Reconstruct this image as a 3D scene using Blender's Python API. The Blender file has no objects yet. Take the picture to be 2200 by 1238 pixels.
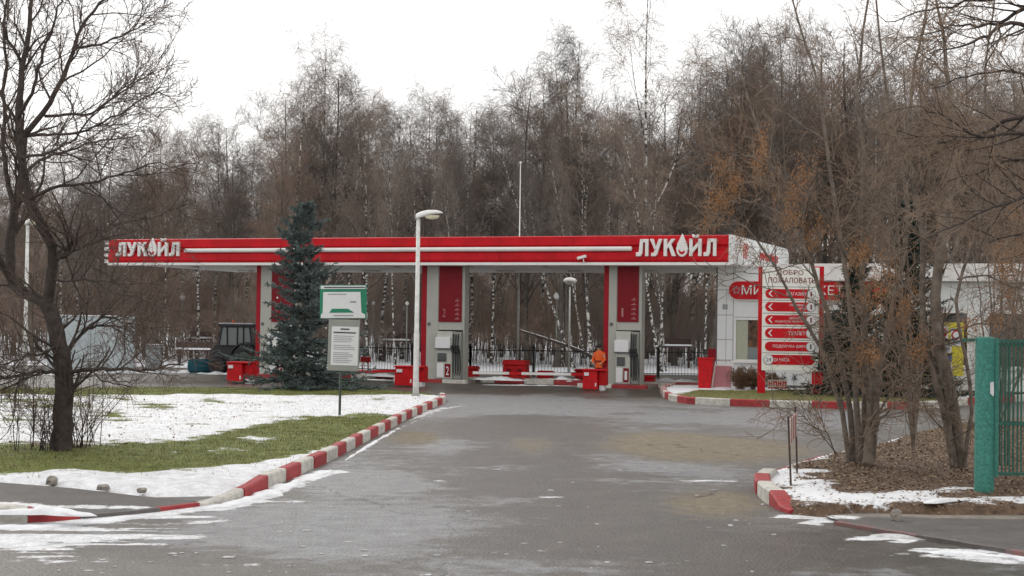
import bpy, math, random
import numpy as np
from mathutils import Vector, Matrix

C = bpy.context.scene.collection
R = math.radians
rng = np.random.default_rng(7)
random.seed(7)

# ------------------------------------------------------------------ camera, sky, sun, exposure
FPX, PITCH, ROLL, CAMH = 3300.0, R(1.29), R(0.82), 2.3
cam_d = bpy.data.cameras.new('camera')
cam_d.sensor_width = 36.0
cam_d.lens = FPX / 2200 * 36.0
cam_d.clip_start = 0.1
cam_d.clip_end = 3000
cam = bpy.data.objects.new('camera', cam_d)
C.objects.link(cam)
CM = Matrix.Translation((0, 0, CAMH)) @ Matrix.Rotation(math.pi / 2 + PITCH, 4, 'X') @ Matrix.Rotation(ROLL, 4, 'Z')
cam.matrix_world = CM
bpy.context.scene.camera = cam
CMI = CM.inverted()

SUN_EL, SUN_AZ = R(32), R(-28)          # soft sun behind cloud, ahead and left
w = bpy.data.worlds.new('World')
bpy.context.scene.world = w
w.use_nodes = True
nt = w.node_tree
nt.nodes.clear()
n_out = nt.nodes.new('ShaderNodeOutputWorld')
n_bg = nt.nodes.new('ShaderNodeBackground')
n_sky = nt.nodes.new('ShaderNodeTexSky')
n_sky.sky_type = 'NISHITA'
n_sky.sun_disc = False
n_sky.sun_elevation = SUN_EL
n_sky.sun_rotation = SUN_AZ
n_hsv = nt.nodes.new('ShaderNodeHueSaturation')
n_hsv.inputs['Saturation'].default_value = 0.25
nt.links.new(n_sky.outputs[0], n_hsv.inputs['Color'])
n_tc = nt.nodes.new('ShaderNodeTexCoord')
n_map = nt.nodes.new('ShaderNodeMapping')
n_map.inputs['Scale'].default_value = (1.0, 1.0, 3.0)
nt.links.new(n_tc.outputs['Generated'], n_map.inputs['Vector'])
n_no = nt.nodes.new('ShaderNodeTexNoise')
n_no.inputs['Scale'].default_value = 2.2
n_no.inputs['Detail'].default_value = 5
nt.links.new(n_map.outputs[0], n_no.inputs['Vector'])
n_rp = nt.nodes.new('ShaderNodeValToRGB')       # an even cloud deck, slightly uneven
n_rp.color_ramp.elements[0].position = 0.3
n_rp.color_ramp.elements[0].color = (8.7, 8.45, 8.35, 1)
n_rp.color_ramp.elements[1].position = 0.62
n_rp.color_ramp.elements[1].color = (11.6, 11.5, 11.35, 1)
nt.links.new(n_no.outputs['Fac'], n_rp.inputs[0])
n_mx = nt.nodes.new('ShaderNodeMixRGB')
n_mx.inputs[0].default_value = 0.88
nt.links.new(n_hsv.outputs[0], n_mx.inputs[1])
nt.links.new(n_rp.outputs[0], n_mx.inputs[2])
n_bg.inputs['Strength'].default_value = 0.1
nt.links.new(n_mx.outputs[0], n_bg.inputs['Color'])
nt.links.new(n_bg.outputs[0], n_out.inputs['Surface'])

sun_d = bpy.data.lights.new('sun', 'SUN')
sun_d.energy = 0.7
sun_d.angle = R(25)
sun_d.color = (1.0, 0.97, 0.93)
sun = bpy.data.objects.new('sun', sun_d)
C.objects.link(sun)
sd = Vector((math.sin(SUN_AZ) * math.cos(SUN_EL), math.cos(SUN_AZ) * math.cos(SUN_EL), math.sin(SUN_EL)))
sun.rotation_euler = sd.to_track_quat('Z', 'Y').to_euler()
sun.location = (-20, 0, 40)
vs = bpy.context.scene.view_settings
bpy.context.scene.display_settings.display_device = 'sRGB'
vs.view_transform = 'Standard'
vs.look = 'None'
vs.exposure = 0.22
vs.gamma = 1.0

# ------------------------------------------------------------------ photogrammetry: photo pixel -> place
def ray(u, v):
    return (CM.to_3x3() @ Vector(((u - 1100) / FPX, -(v - 619) / FPX, -1)))
def G(u, v, h=0.0):
    d = ray(u, v)
    t = (h - CAMH) / d.z
    return Vector((d.x * t, d.y * t, h))
def AT(u, v, Y):
    d = ray(u, v)
    t = Y / d.y
    return Vector((d.x * t, Y, CAMH + d.z * t))
def px(p):
    q = CMI @ Vector(p)
    return (1100 + FPX * q.x / -q.z, 619 - FPX * q.y / -q.z)
_B = np.array([list(r) for r in CMI])
def px_np(X, Y, Z):
    q = _B[:3, :3] @ np.stack([X, Y, Z]) + _B[:3, 3:4]
    return 1100 + FPX * q[0] / -q[2], 619 - FPX * q[1] / -q[2]

# ------------------------------------------------------------------ materials
MATS = {}
def mat(name, col, rough=0.6, var=0.0, scale=3.0, col2=None, bump=0.0, bscale=None, metal=0.0, spec=0.5, emit=None, alpha=None, trans=0.0, objvar=0.0):
    if name in MATS:
        return MATS[name]
    m = bpy.data.materials.new(name)
    m.use_nodes = True
    t = m.node_tree
    b = t.nodes['Principled BSDF']
    b.inputs['Roughness'].default_value = rough
    b.inputs['Metallic'].default_value = metal
    b.inputs['Specular IOR Level'].default_value = spec
    if trans:
        b.inputs['Transmission Weight'].default_value = trans
    c = (*col, 1)
    b.inputs['Base Color'].default_value = c
    tc = t.nodes.new('ShaderNodeTexCoord')
    if col2 is not None or var:
        n = t.nodes.new('ShaderNodeTexNoise')
        n.inputs['Scale'].default_value = scale
        n.inputs['Detail'].default_value = 6
        n.inputs['Roughness'].default_value = 0.65
        t.links.new(tc.outputs['Object'], n.inputs['Vector'])
        rp = t.nodes.new('ShaderNodeValToRGB')
        rp.color_ramp.elements[0].position = 0.36
        rp.color_ramp.elements[1].position = 0.64
        c2 = col2 if col2 is not None else tuple(x * (1 - var) for x in col)
        rp.color_ramp.elements[0].color = (*c2, 1)
        rp.color_ramp.elements[1].color = c
        t.links.new(n.outputs['Fac'], rp.inputs[0])
        last = rp.outputs[0]
        if objvar:
            oi = t.nodes.new('ShaderNodeObjectInfo')
            mr = t.nodes.new('ShaderNodeMapRange')
            mr.inputs['To Min'].default_value = 1 - objvar
            mr.inputs['To Max'].default_value = 1 + objvar
            t.links.new(oi.outputs['Random'], mr.inputs['Value'])
            hs = t.nodes.new('ShaderNodeHueSaturation')
            t.links.new(mr.outputs[0], hs.inputs['Value'])
            t.links.new(mr.outputs[0], hs.inputs['Saturation'])
            t.links.new(last, hs.inputs['Color'])
            last = hs.outputs[0]
        t.links.new(last, b.inputs['Base Color'])
    if bump:
        n2 = t.nodes.new('ShaderNodeTexNoise')
        n2.inputs['Scale'].default_value = bscale or scale * 4
        n2.inputs['Detail'].default_value = 4
        t.links.new(tc.outputs['Object'], n2.inputs['Vector'])
        bp = t.nodes.new('ShaderNodeBump')
        bp.inputs['Strength'].default_value = bump
        bp.inputs['Distance'].default_value = 0.02
        t.links.new(n2.outputs['Fac'], bp.inputs['Height'])
        t.links.new(bp.outputs[0], b.inputs['Normal'])
    if emit:
        b.inputs['Emission Color'].default_value = (*emit[:3], 1)
        b.inputs['Emission Strength'].default_value = emit[3]
    MATS[name] = m
    return m

red = mat('red_paint', (0.60, 0.009, 0.018), 0.5, 0.28, 1.3, bump=0.05, bscale=5, spec=0.18)
red_d = mat('dark_red_panel', (0.21, 0.006, 0.014), 0.5, 0.15, 2, spec=0.2)
red_box = mat('red_plastic', (0.58, 0.007, 0.012), 0.55, 0.3, 4, bump=0.1, spec=0.25)
white = mat('white_paint', (0.78, 0.77, 0.75), 0.45, 0.1, 2)
white_panel = mat('white_cladding', (0.72, 0.74, 0.74), 0.4, 0.08, 0.8)
trim_white = mat('trim_white', (0.80, 0.78, 0.76), 0.5, 0.1, 3)
soffit = mat('soffit_metal', (0.72, 0.72, 0.68), 0.5, 0.15, 2)
grey_col = mat('grey_column', (0.42, 0.42, 0.38), 0.5, 0.1, 2)
grey_board = mat('grey_board', (0.30, 0.31, 0.28), 0.55, 0.12, 4)
disp_mat = mat('dispenser_grey', (0.50, 0.51, 0.46), 0.45, 0.15, 5)
dark = mat('dark_rubber', (0.02, 0.02, 0.022), 0.6)
black = mat('black_iron', (0.012, 0.013, 0.014), 0.5)
glass = mat('dark_glass', (0.03, 0.035, 0.035), 0.08, spec=0.8)
joint = mat('panel_joint', (0.10, 0.10, 0.11), 0.7)
green = mat('green_sign', (0.01, 0.20, 0.11), 0.5)
gate_green = mat('gate_green', (0.06, 0.29, 0.23), 0.55, scale=28, col2=(0.025, 0.15, 0.12), bump=0.35, bscale=60)
gate_dark = mat('gate_dark_green', (0.03, 0.14, 0.10), 0.55, 0.4, 12)
paper = mat('paper_white', (0.72, 0.73, 0.74), 0.6, 0.06, 10)
ink = mat('ink', (0.06, 0.06, 0.07), 0.6)
ink_soft = mat('ink_grey', (0.30, 0.31, 0.33), 0.6)
pole_white = mat('pole_white', (0.74, 0.74, 0.71), 0.45, scale=6, col2=(0.55, 0.55, 0.52), metal=0.0)
lamp_glass = mat('lamp_lens', (0.62, 0.58, 0.42), 0.2)
snow = mat('snow', (0.86, 0.87, 0.89), 0.7, scale=5, col2=(0.72, 0.73, 0.75), bump=0.6, bscale=9)
snow_dirty = mat('slush', (0.66, 0.66, 0.66), 0.5, scale=6, col2=(0.36, 0.35, 0.34), bump=0.6, bscale=14)
kerb_red = mat('kerb_red', (0.40, 0.035, 0.038), 0.7, scale=7, col2=(0.27, 0.03, 0.032), bump=0.4, bscale=25)
kerb_white = mat('kerb_white', (0.64, 0.62, 0.56), 0.7, scale=7, col2=(0.42, 0.40, 0.36), bump=0.4, bscale=25)
kerb_faded = mat('kerb_faded', (0.24, 0.10, 0.095), 0.8, scale=6, col2=(0.13, 0.115, 0.11))
m_path_plain = mat('worn_kerb', (0.15, 0.135, 0.13), 0.8, 0.3, 8)
concrete = mat('concrete', (0.34, 0.31, 0.27), 0.85, 0.5, 8, bump=0.5)
yellow = mat('yellow_panel', (0.66, 0.56, 0.04), 0.5, 0.1, 6)
blue_ink = mat('blue_ink', (0.03, 0.09, 0.26), 0.5)
blade_blue = mat('blade_teal', (0.03, 0.15, 0.20), 0.5, 0.3, 5)
tractor_body = mat('tractor_dark', (0.028, 0.03, 0.038), 0.5, 0.4, 6)
cab_glass = mat('cab_glass', (0.16, 0.19, 0.19), 0.12, spec=0.7)
orange = mat('hi_vis_orange', (0.85, 0.13, 0.02), 0.7, 0.15, 9)
trouser = mat('red_trousers', (0.25, 0.02, 0.015), 0.8, 0.3, 9)
skin_m = mat('skin', (0.48, 0.29, 0.21), 0.6)
hair_m = mat('dark_hat', (0.02, 0.018, 0.018), 0.8)
pink = mat('faded_pink', (0.42, 0.16, 0.18), 0.6, 0.15, 5)
wall_pale = mat('pale_wall', (0.50, 0.56, 0.58), 0.7, 0.15, 1.2)
rust = mat('rusty_steel', (0.07, 0.04, 0.035), 0.8, 0.4, 14)
bark_dark = mat('bark_dark', (0.075, 0.058, 0.05), 0.9, scale=9, col2=(0.035, 0.027, 0.024), bump=0.8, bscale=26)
bark_grey = mat('bark_grey', (0.23, 0.19, 0.155), 0.9, scale=7, col2=(0.10, 0.08, 0.065), bump=0.8, bscale=22)
twig_dark = mat('twig_dark', (0.15, 0.105, 0.085), 0.85, 0.3, 2)
twig_mid = mat('twig_brown', (0.27, 0.20, 0.15), 0.85, 0.3, 2, objvar=0.15)
twig_wood = mat('twig_wood', (0.245, 0.190, 0.156), 0.85, scale=0.4, col2=(0.145, 0.110, 0.09), objvar=0.34)
twig_birch = mat('twig_birch', (0.275, 0.225, 0.190), 0.85, scale=0.4, col2=(0.17, 0.136, 0.114), objvar=0.3)
birch_branch = mat('birch_branch', (0.38, 0.35, 0.32), 0.85, scale=1.5, col2=(0.16, 0.135, 0.12))
bark_wood = mat('bark_wood', (0.135, 0.115, 0.095), 0.9, 0.4, 3, objvar=0.2)
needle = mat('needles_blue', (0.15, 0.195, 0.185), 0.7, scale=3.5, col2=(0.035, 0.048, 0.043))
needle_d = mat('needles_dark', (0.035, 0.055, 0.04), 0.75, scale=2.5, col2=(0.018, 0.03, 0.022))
leaf_or = mat('dry_seed_clusters', (0.44, 0.24, 0.11), 0.8, scale=5, col2=(0.25, 0.12, 0.05))
leaf_br = mat('dead_leaves', (0.30, 0.20, 0.13), 0.8, scale=14, col2=(0.085, 0.05, 0.032))
hay = mat('dry_bush', (0.24, 0.15, 0.09), 0.85, 0.4, 8)

def birch_bark():
    m = bpy.data.materials.new('birch_bark')
    m.use_nodes = True
    t = m.node_tree
    b = t.nodes['Principled BSDF']
    b.inputs['Roughness'].default_value = 0.8
    tc = t.nodes.new('ShaderNodeTexCoord')
    mp = t.nodes.new('ShaderNodeMapping')
    mp.inputs['Scale'].default_value = (2.0, 2.0, 3.2)
    t.links.new(tc.outputs['Object'], mp.inputs[0])
    n = t.nodes.new('ShaderNodeTexNoise')
    n.inputs['Scale'].default_value = 1.6
    n.inputs['Detail'].default_value = 5
    t.links.new(mp.outputs[0], n.inputs['Vector'])
    rp = t.nodes.new('ShaderNodeValToRGB')
    e = rp.color_ramp.elements
    e[0].position = 0.47
    e[0].color = (0.035, 0.03, 0.028, 1)
    e[1].position = 0.57
    e[1].color = (0.62, 0.59, 0.54, 1)
    t.links.new(n.outputs['Fac'], rp.inputs[0])
    t.links.new(rp.outputs[0], b.inputs['Base Color'])
    return m
birch_bark = birch_bark()

# ------------------------------------------------------------------ object helpers
def link(o, parent=None):
    C.objects.link(o)
    if parent is not None:
        o.parent = parent
    return o
def tag(o, label=None, cat=None, group=None, kind=None):
    if label: o['label'] = label
    if cat: o['category'] = cat
    if group: o['group'] = group
    if kind: o['kind'] = kind
    return o
def thing(name, label, cat, loc=(0, 0, 0), rz=0.0, group=None):
    o = bpy.data.objects.new(name, None)
    o.empty_display_size = 0.2
    o.location = loc
    o.rotation_euler = (0, 0, rz)
    link(o)
    return tag(o, label, cat, group)
def copy_tree(o, parent=None):
    c = o.copy()
    C.objects.link(c)
    c.parent = parent
    for ch in list(o.children):
        copy_tree(ch, c)
    return c

class MB:
    """collects shapes, builds ONE mesh object"""
    def __init__(s):
        s.v, s.f, s.mi, s.m = [], [], [], []
    def slot(s, m):
        if m not in s.m: s.m.append(m)
        return s.m.index(m)
    def add(s, vs, fs, m):
        k = len(s.v)
        i = s.slot(m)
        s.v += [tuple(x) for x in vs]
        s.f += [tuple(a + k for a in f) for f in fs]
        s.mi += [i] * len(fs)
        return s
    def box(s, x0, x1, y0, y1, z0, z1, m, tx=0, ty=0):
        vs = [(x0, y0, z0), (x1, y0, z0), (x1, y1, z0), (x0, y1, z0), (x0 + tx, y0 + ty, z1), (x1 - tx, y0 + ty, z1), (x1 - tx, y1 - ty, z1), (x0 + tx, y1 - ty, z1)]
        return s.add(vs, [(3, 2, 1, 0), (4, 5, 6, 7), (0, 1, 5, 4), (1, 2, 6, 5), (2, 3, 7, 6), (3, 0, 4, 7)], m)
    def prism(s, pts, a, b, m, axis='y'):
        """2-D outline extruded along an axis from a to b"""
        n = len(pts)
        def P(p, d):
            return {'y': (p[0], d, p[1]), 'x': (d, p[0], p[1]), 'z': (p[0], p[1], d)}[axis]
        vs = [P(p, a) for p in pts] + [P(p, b) for p in pts]
        fs = [tuple(range(n)), tuple(range(2 * n - 1, n - 1, -1))]
        fs += [(i, n + i, n + (i + 1) % n, (i + 1) % n) for i in range(n)]
        return s.add(vs, fs, m)
    def tube(s, pts, r, m, n=10, caps=True):
        pts = [Vector(p) for p in pts]
        rs = r if isinstance(r, (list, tuple)) else [r] * len(pts)
        vs, fs = [], []
        for i, p in enumerate(pts):
            t = (pts[min(i + 1, len(pts) - 1)] - pts[max(i - 1, 0)]).normalized()
            ref = Vector((0, 0, 1)) if abs(t.z) < 0.9 else Vector((1, 0, 0))
            a = t.cross(ref).normalized()
            b = t.cross(a)
            for k in range(n):
                an = 2 * math.pi * k / n
                vs.append(p + (a * math.cos(an) + b * math.sin(an)) * rs[i])
        for i in range(len(pts) - 1):
            for k in range(n):
                k2 = (k + 1) % n
                fs.append((i * n + k, i * n + k2, (i + 1) * n + k2, (i + 1) * n + k))
        if caps:
            fs.append(tuple(range(n - 1, -1, -1)))
            fs.append(tuple(range((len(pts) - 1) * n, len(pts) * n)))
        return s.add(vs, fs, m)
    def lathe(s, prof, m, n=16, c=(0, 0, 0), sx=1, sy=1):
        vs, fs = [], []
        for (r, z) in prof:
            for k in range(n):
                an = 2 * math.pi * k / n
                vs.append((c[0] + sx * max(r, 1e-4) * math.cos(an), c[1] + sy * max(r, 1e-4) * math.sin(an), c[2] + z))
        for i in range(len(prof) - 1):
            for k in range(n):
                k2 = (k + 1) % n
                fs.append((i * n + k, i * n + k2, (i + 1) * n + k2, (i + 1) * n + k))
        fs.append(tuple(range(n - 1, -1, -1)))
        fs.append(tuple(range((len(prof) - 1) * n, len(prof) * n)))
        return s.add(vs, fs, m)
    def build(s, name, parent=None, smooth=False, bevel=0.0, loc=None, seg=2):
        me = bpy.data.meshes.new(name)
        me.from_pydata(s.v, [], s.f)
        for m in s.m: me.materials.append(m)
        me.polygons.foreach_set('material_index', s.mi)
        if smooth:
            me.polygons.foreach_set('use_smooth', [True] * len(s.f))
        me.update()
        o = bpy.data.objects.new(name, me)
        link(o, parent)
        if loc is not None: o.location = loc
        if bevel:
            md = o.modifiers.new('bevel', 'BEVEL')
            md.width = bevel
            md.segments = seg
            md.limit_method = 'ANGLE'
            md.angle_limit = R(40)
        return o
def box(name, x0, x1, y0, y1, z0, z1, m, parent=None, bevel=0.0):
    return MB().box(x0, x1, y0, y1, z0, z1, m).build(name, parent, bevel=bevel)

def text(name, body, x0, x1, z0, z1, y, m, parent=None, depth=0.02, bold=0.0):
    """lettering fitted into x0..x1, z0..z1, standing on the plane y (facing -y)"""
    c = bpy.data.curves.new(name, 'FONT')
    c.body = body
    c.extrude = 0.5
    c.offset = bold
    c.align_x = 'LEFT'
    c.resolution_u = 3
    o = bpy.data.objects.new(name, c)
    C.objects.link(o)
    bpy.context.view_layer.update()
    me = bpy.data.meshes.new_from_object(o.evaluated_get(bpy.context.evaluated_depsgraph_get()))
    bpy.data.objects.remove(o)
    bpy.data.curves.remove(c)
    n = len(me.vertices)
    a = np.zeros(n * 3)
    me.vertices.foreach_get('co', a)
    a = a.reshape(-1, 3)
    mn, mx = a.min(0), a.max(0)
    q = np.empty_like(a)
    q[:, 0] = x0 + (a[:, 0] - mn[0]) / (mx[0] - mn[0]) * (x1 - x0)
    q[:, 2] = z0 + (a[:, 1] - mn[1]) / (mx[1] - mn[1]) * (z1 - z0)
    q[:, 1] = y - (a[:, 2] - mn[2]) / (mx[2] - mn[2]) * depth
    me.vertices.foreach_set('co', q.ravel())
    me.materials.clear()
    me.materials.append(m)
    me.update()
    o = bpy.data.objects.new(name, me)
    return link(o, parent)

def pill(x0, x1, z0, z1, n=8):
    r = (z1 - z0) / 2
    c = (z0 + z1) / 2
    pts = []
    for k in range(n + 1):
        a = math.pi / 2 + math.pi * k / n
        pts.append((x0 + r + r * math.cos(a), c + r * math.sin(a)))
    for k in range(n + 1):
        a = -math.pi / 2 + math.pi * k / n
        pts.append((x1 - r + r * math.cos(a), c + r * math.sin(a)))
    return pts
def circle(cx, cz, r, n=20):
    return [(cx + r * math.cos(2 * math.pi * k / n), cz + r * math.sin(2 * math.pi * k / n)) for k in range(n)]

# fast numpy mesh
def np_mesh(name, V, F, mats, attr=None, smooth=False, attrs=None):
    me = bpy.data.meshes.new(name)
    nv, nf, k = len(V), len(F), F.shape[1]
    me.vertices.add(nv)
    me.vertices.foreach_set('co', V.astype(np.float32).ravel())
    me.loops.add(nf * k)
    me.loops.foreach_set('vertex_index', F.astype(np.int32).ravel())
    me.polygons.add(nf)
    me.polygons.foreach_set('loop_start', (np.arange(nf) * k).astype(np.int32))
    me.polygons.foreach_set('loop_total', np.full(nf, k, np.int32))
    if smooth:
        me.polygons.foreach_set('use_smooth', np.ones(nf, bool))
    for m in mats: me.materials.append(m)
    for nm, a in (attrs or {}).items():
        at = me.attributes.new(nm, 'FLOAT', 'POINT')
        at.data.foreach_set('value', a.astype(np.float32))
    me.update(calc_edges=True)
    me.validate()
    return me

# ------------------------------------------------------------------ bare-tree grower (numpy, whole levels at once)
def nrm(a):
    return a / np.maximum(np.linalg.norm(a, axis=-1, keepdims=True), 1e-9)
def tubes(P, Rr, S):
    N, K, _ = P.shape
    T = np.empty_like(P)
    T[:, 1:-1] = P[:, 2:] - P[:, :-2] if K > 2 else T[:, 1:-1]
    T[:, 0] = P[:, 1] - P[:, 0]
    T[:, -1] = P[:, -1] - P[:, -2]
    T = nrm(T)
    mT = nrm(P[:, -1] - P[:, 0])
    ref = np.where(np.abs(mT[:, 2:3]) < 0.8, np.array([[0, 0, 1.0]]), np.array([[1.0, 0, 0]]))
    A = nrm(np.cross(T, np.repeat(ref[:, None], K, 1)))
    B = np.cross(T, A)
    an = np.arange(S) * 2 * np.pi / S
    V = P[:, :, None] + Rr[:, :, None, None] * (A[:, :, None] * np.cos(an)[None, None, :, None] + B[:, :, None] * np.sin(an)[None, None, :, None])
    V = V.reshape(-1, 3)
    base = (np.arange(N) * K * S)[:, None, None] + (np.arange(K - 1) * S)[None, :, None]
    k = np.arange(S)[None, None]
    k2 = (k + 1) % S
    F = np.stack([base + k, base + k2, base + S + k2, base + S + k], -1).reshape(-1, 4)
    return V, F
def join(parts):
    Vs, Fs, o = [], [], 0
    for V, F in parts:
        Vs.append(V)
        Fs.append(F + o)
        o += len(V)
    return np.concatenate(Vs), np.concatenate(Fs)
def grow(g, P, Rr, n, t0, t1, L, ang, K, wander, trop, rr=0.6, rmin=0.004, taper=0.6, lenpow=0.6, tip=0.35):
    """children of every branch in P: n each; L length at the base of the parent, shrinking to its end"""
    N, KK, _ = P.shape
    idx = np.repeat(np.arange(N), n)
    t = (np.tile(np.arange(n), N) + g.uniform(0, 1, N * n)) / n
    t = t0 + (t1 - t0) * t
    f = t * (KK - 1)
    i = np.minimum(f.astype(int), KK - 2)
    fr = (f - i)[:, None]
    a, b = P[idx, i], P[idx, i + 1]
    pos = a + (b - a) * fr
    T = nrm(b - a)
    pr = (Rr[idx, i] * (1 - fr[:, 0]) + Rr[idx, i + 1] * fr[:, 0])
    perp = nrm(np.cross(T, g.normal(size=T.shape)))
    an = np.radians(ang) * g.uniform(0.7, 1.3, len(t))[:, None]
    d = nrm(T * np.cos(an) + perp * np.sin(an))
    ln = L * (1 - (t - t0) / max(1e-6, 1.0001 - t0) * lenpow) * g.uniform(0.6, 1.25, len(t))
    M = len(t)
    Q = np.empty((M, K, 3))
    Q[:, 0] = pos
    up = np.array([0, 0, 1.0])
    for k in range(1, K):
        d = nrm(d + wander * g.normal(size=d.shape) + up * trop)
        Q[:, k] = Q[:, k - 1] + d * (ln / (K - 1))[:, None]
    r0 = np.maximum(pr * rr, rmin)
    s = np.linspace(0, 1, K)[None]
    RR = np.maximum(r0[:, None] * (1 - s * (1 - tip)), rmin * 0.6)
    return Q, RR
def limb(pts, r0, r1, K=14):
    p = np.array([list(q) for q in pts], float)
    s = np.r_[0, np.cumsum(np.linalg.norm(np.diff(p, axis=0), axis=1))]
    q = np.linspace(0, s[-1], K)
    # smooth catmull by dense cubic-ish interpolation
    out = np.stack([np.interp(q, s, p[:, i]) for i in range(3)], -1)
    for _ in range(1):
        out[1:-1] = out[1:-1] * 0.5 + (out[2:] + out[:-2]) * 0.25
    return out[None], np.linspace(r0, r1, K)[None]

# ------------------------------------------------------------------ ground
def poly_world(pts, h=0.0):
    return [G(u, v, h) for (u, v) in pts]
def in_poly(X, Y, poly):
    n = len(poly)
    ins = np.zeros(X.shape, bool)
    j = n - 1
    for i in range(n):
        xi, yi = poly[i][0], poly[i][1]
        xj, yj = poly[j][0], poly[j][1]
        c = ((yi > Y) != (yj > Y)) & (X < (xj - xi) * (Y - yi) / (yj - yi + 1e-12) + xi)
        ins ^= c
        j = i
    return ins
def dist_poly(X, Y, poly, closed=True):
    d = np.full(X.shape, 1e9)
    n = len(poly)
    for i in range(n if closed else n - 1):
        ax, ay = poly[i][0], poly[i][1]
        bx, by = poly[(i + 1) % n][0], poly[(i + 1) % n][1]
        vx, vy = bx - ax, by - ay
        t = np.clip(((X - ax) * vx + (Y - ay) * vy) / (vx * vx + vy * vy + 1e-9), 0, 1)
        d = np.minimum(d, np.hypot(X - ax - t * vx, Y - ay - t * vy))
    return d
def vnoise(X, Y, sc, seed):
    g = np.random.default_rng(seed)
    tab = g.uniform(0, 1, (256, 256))
    x, y = X / sc + 1000, Y / sc + 1000
    i, j = np.floor(x).astype(int), np.floor(y).astype(int)
    fx, fy = x - i, y - j
    fx, fy = fx * fx * (3 - 2 * fx), fy * fy * (3 - 2 * fy)
    T = lambda a, b: tab[a % 256, b % 256]
    return (T(i, j) * (1 - fx) + T(i + 1, j) * fx) * (1 - fy) + (T(i, j + 1) * (1 - fx) + T(i + 1, j + 1) * fx) * fy
def fbm(X, Y, sc, seed):
    return sum(vnoise(X, Y, sc / 2 ** k, seed + k) * 0.5 ** k for k in range(4)) / 1.875

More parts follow.
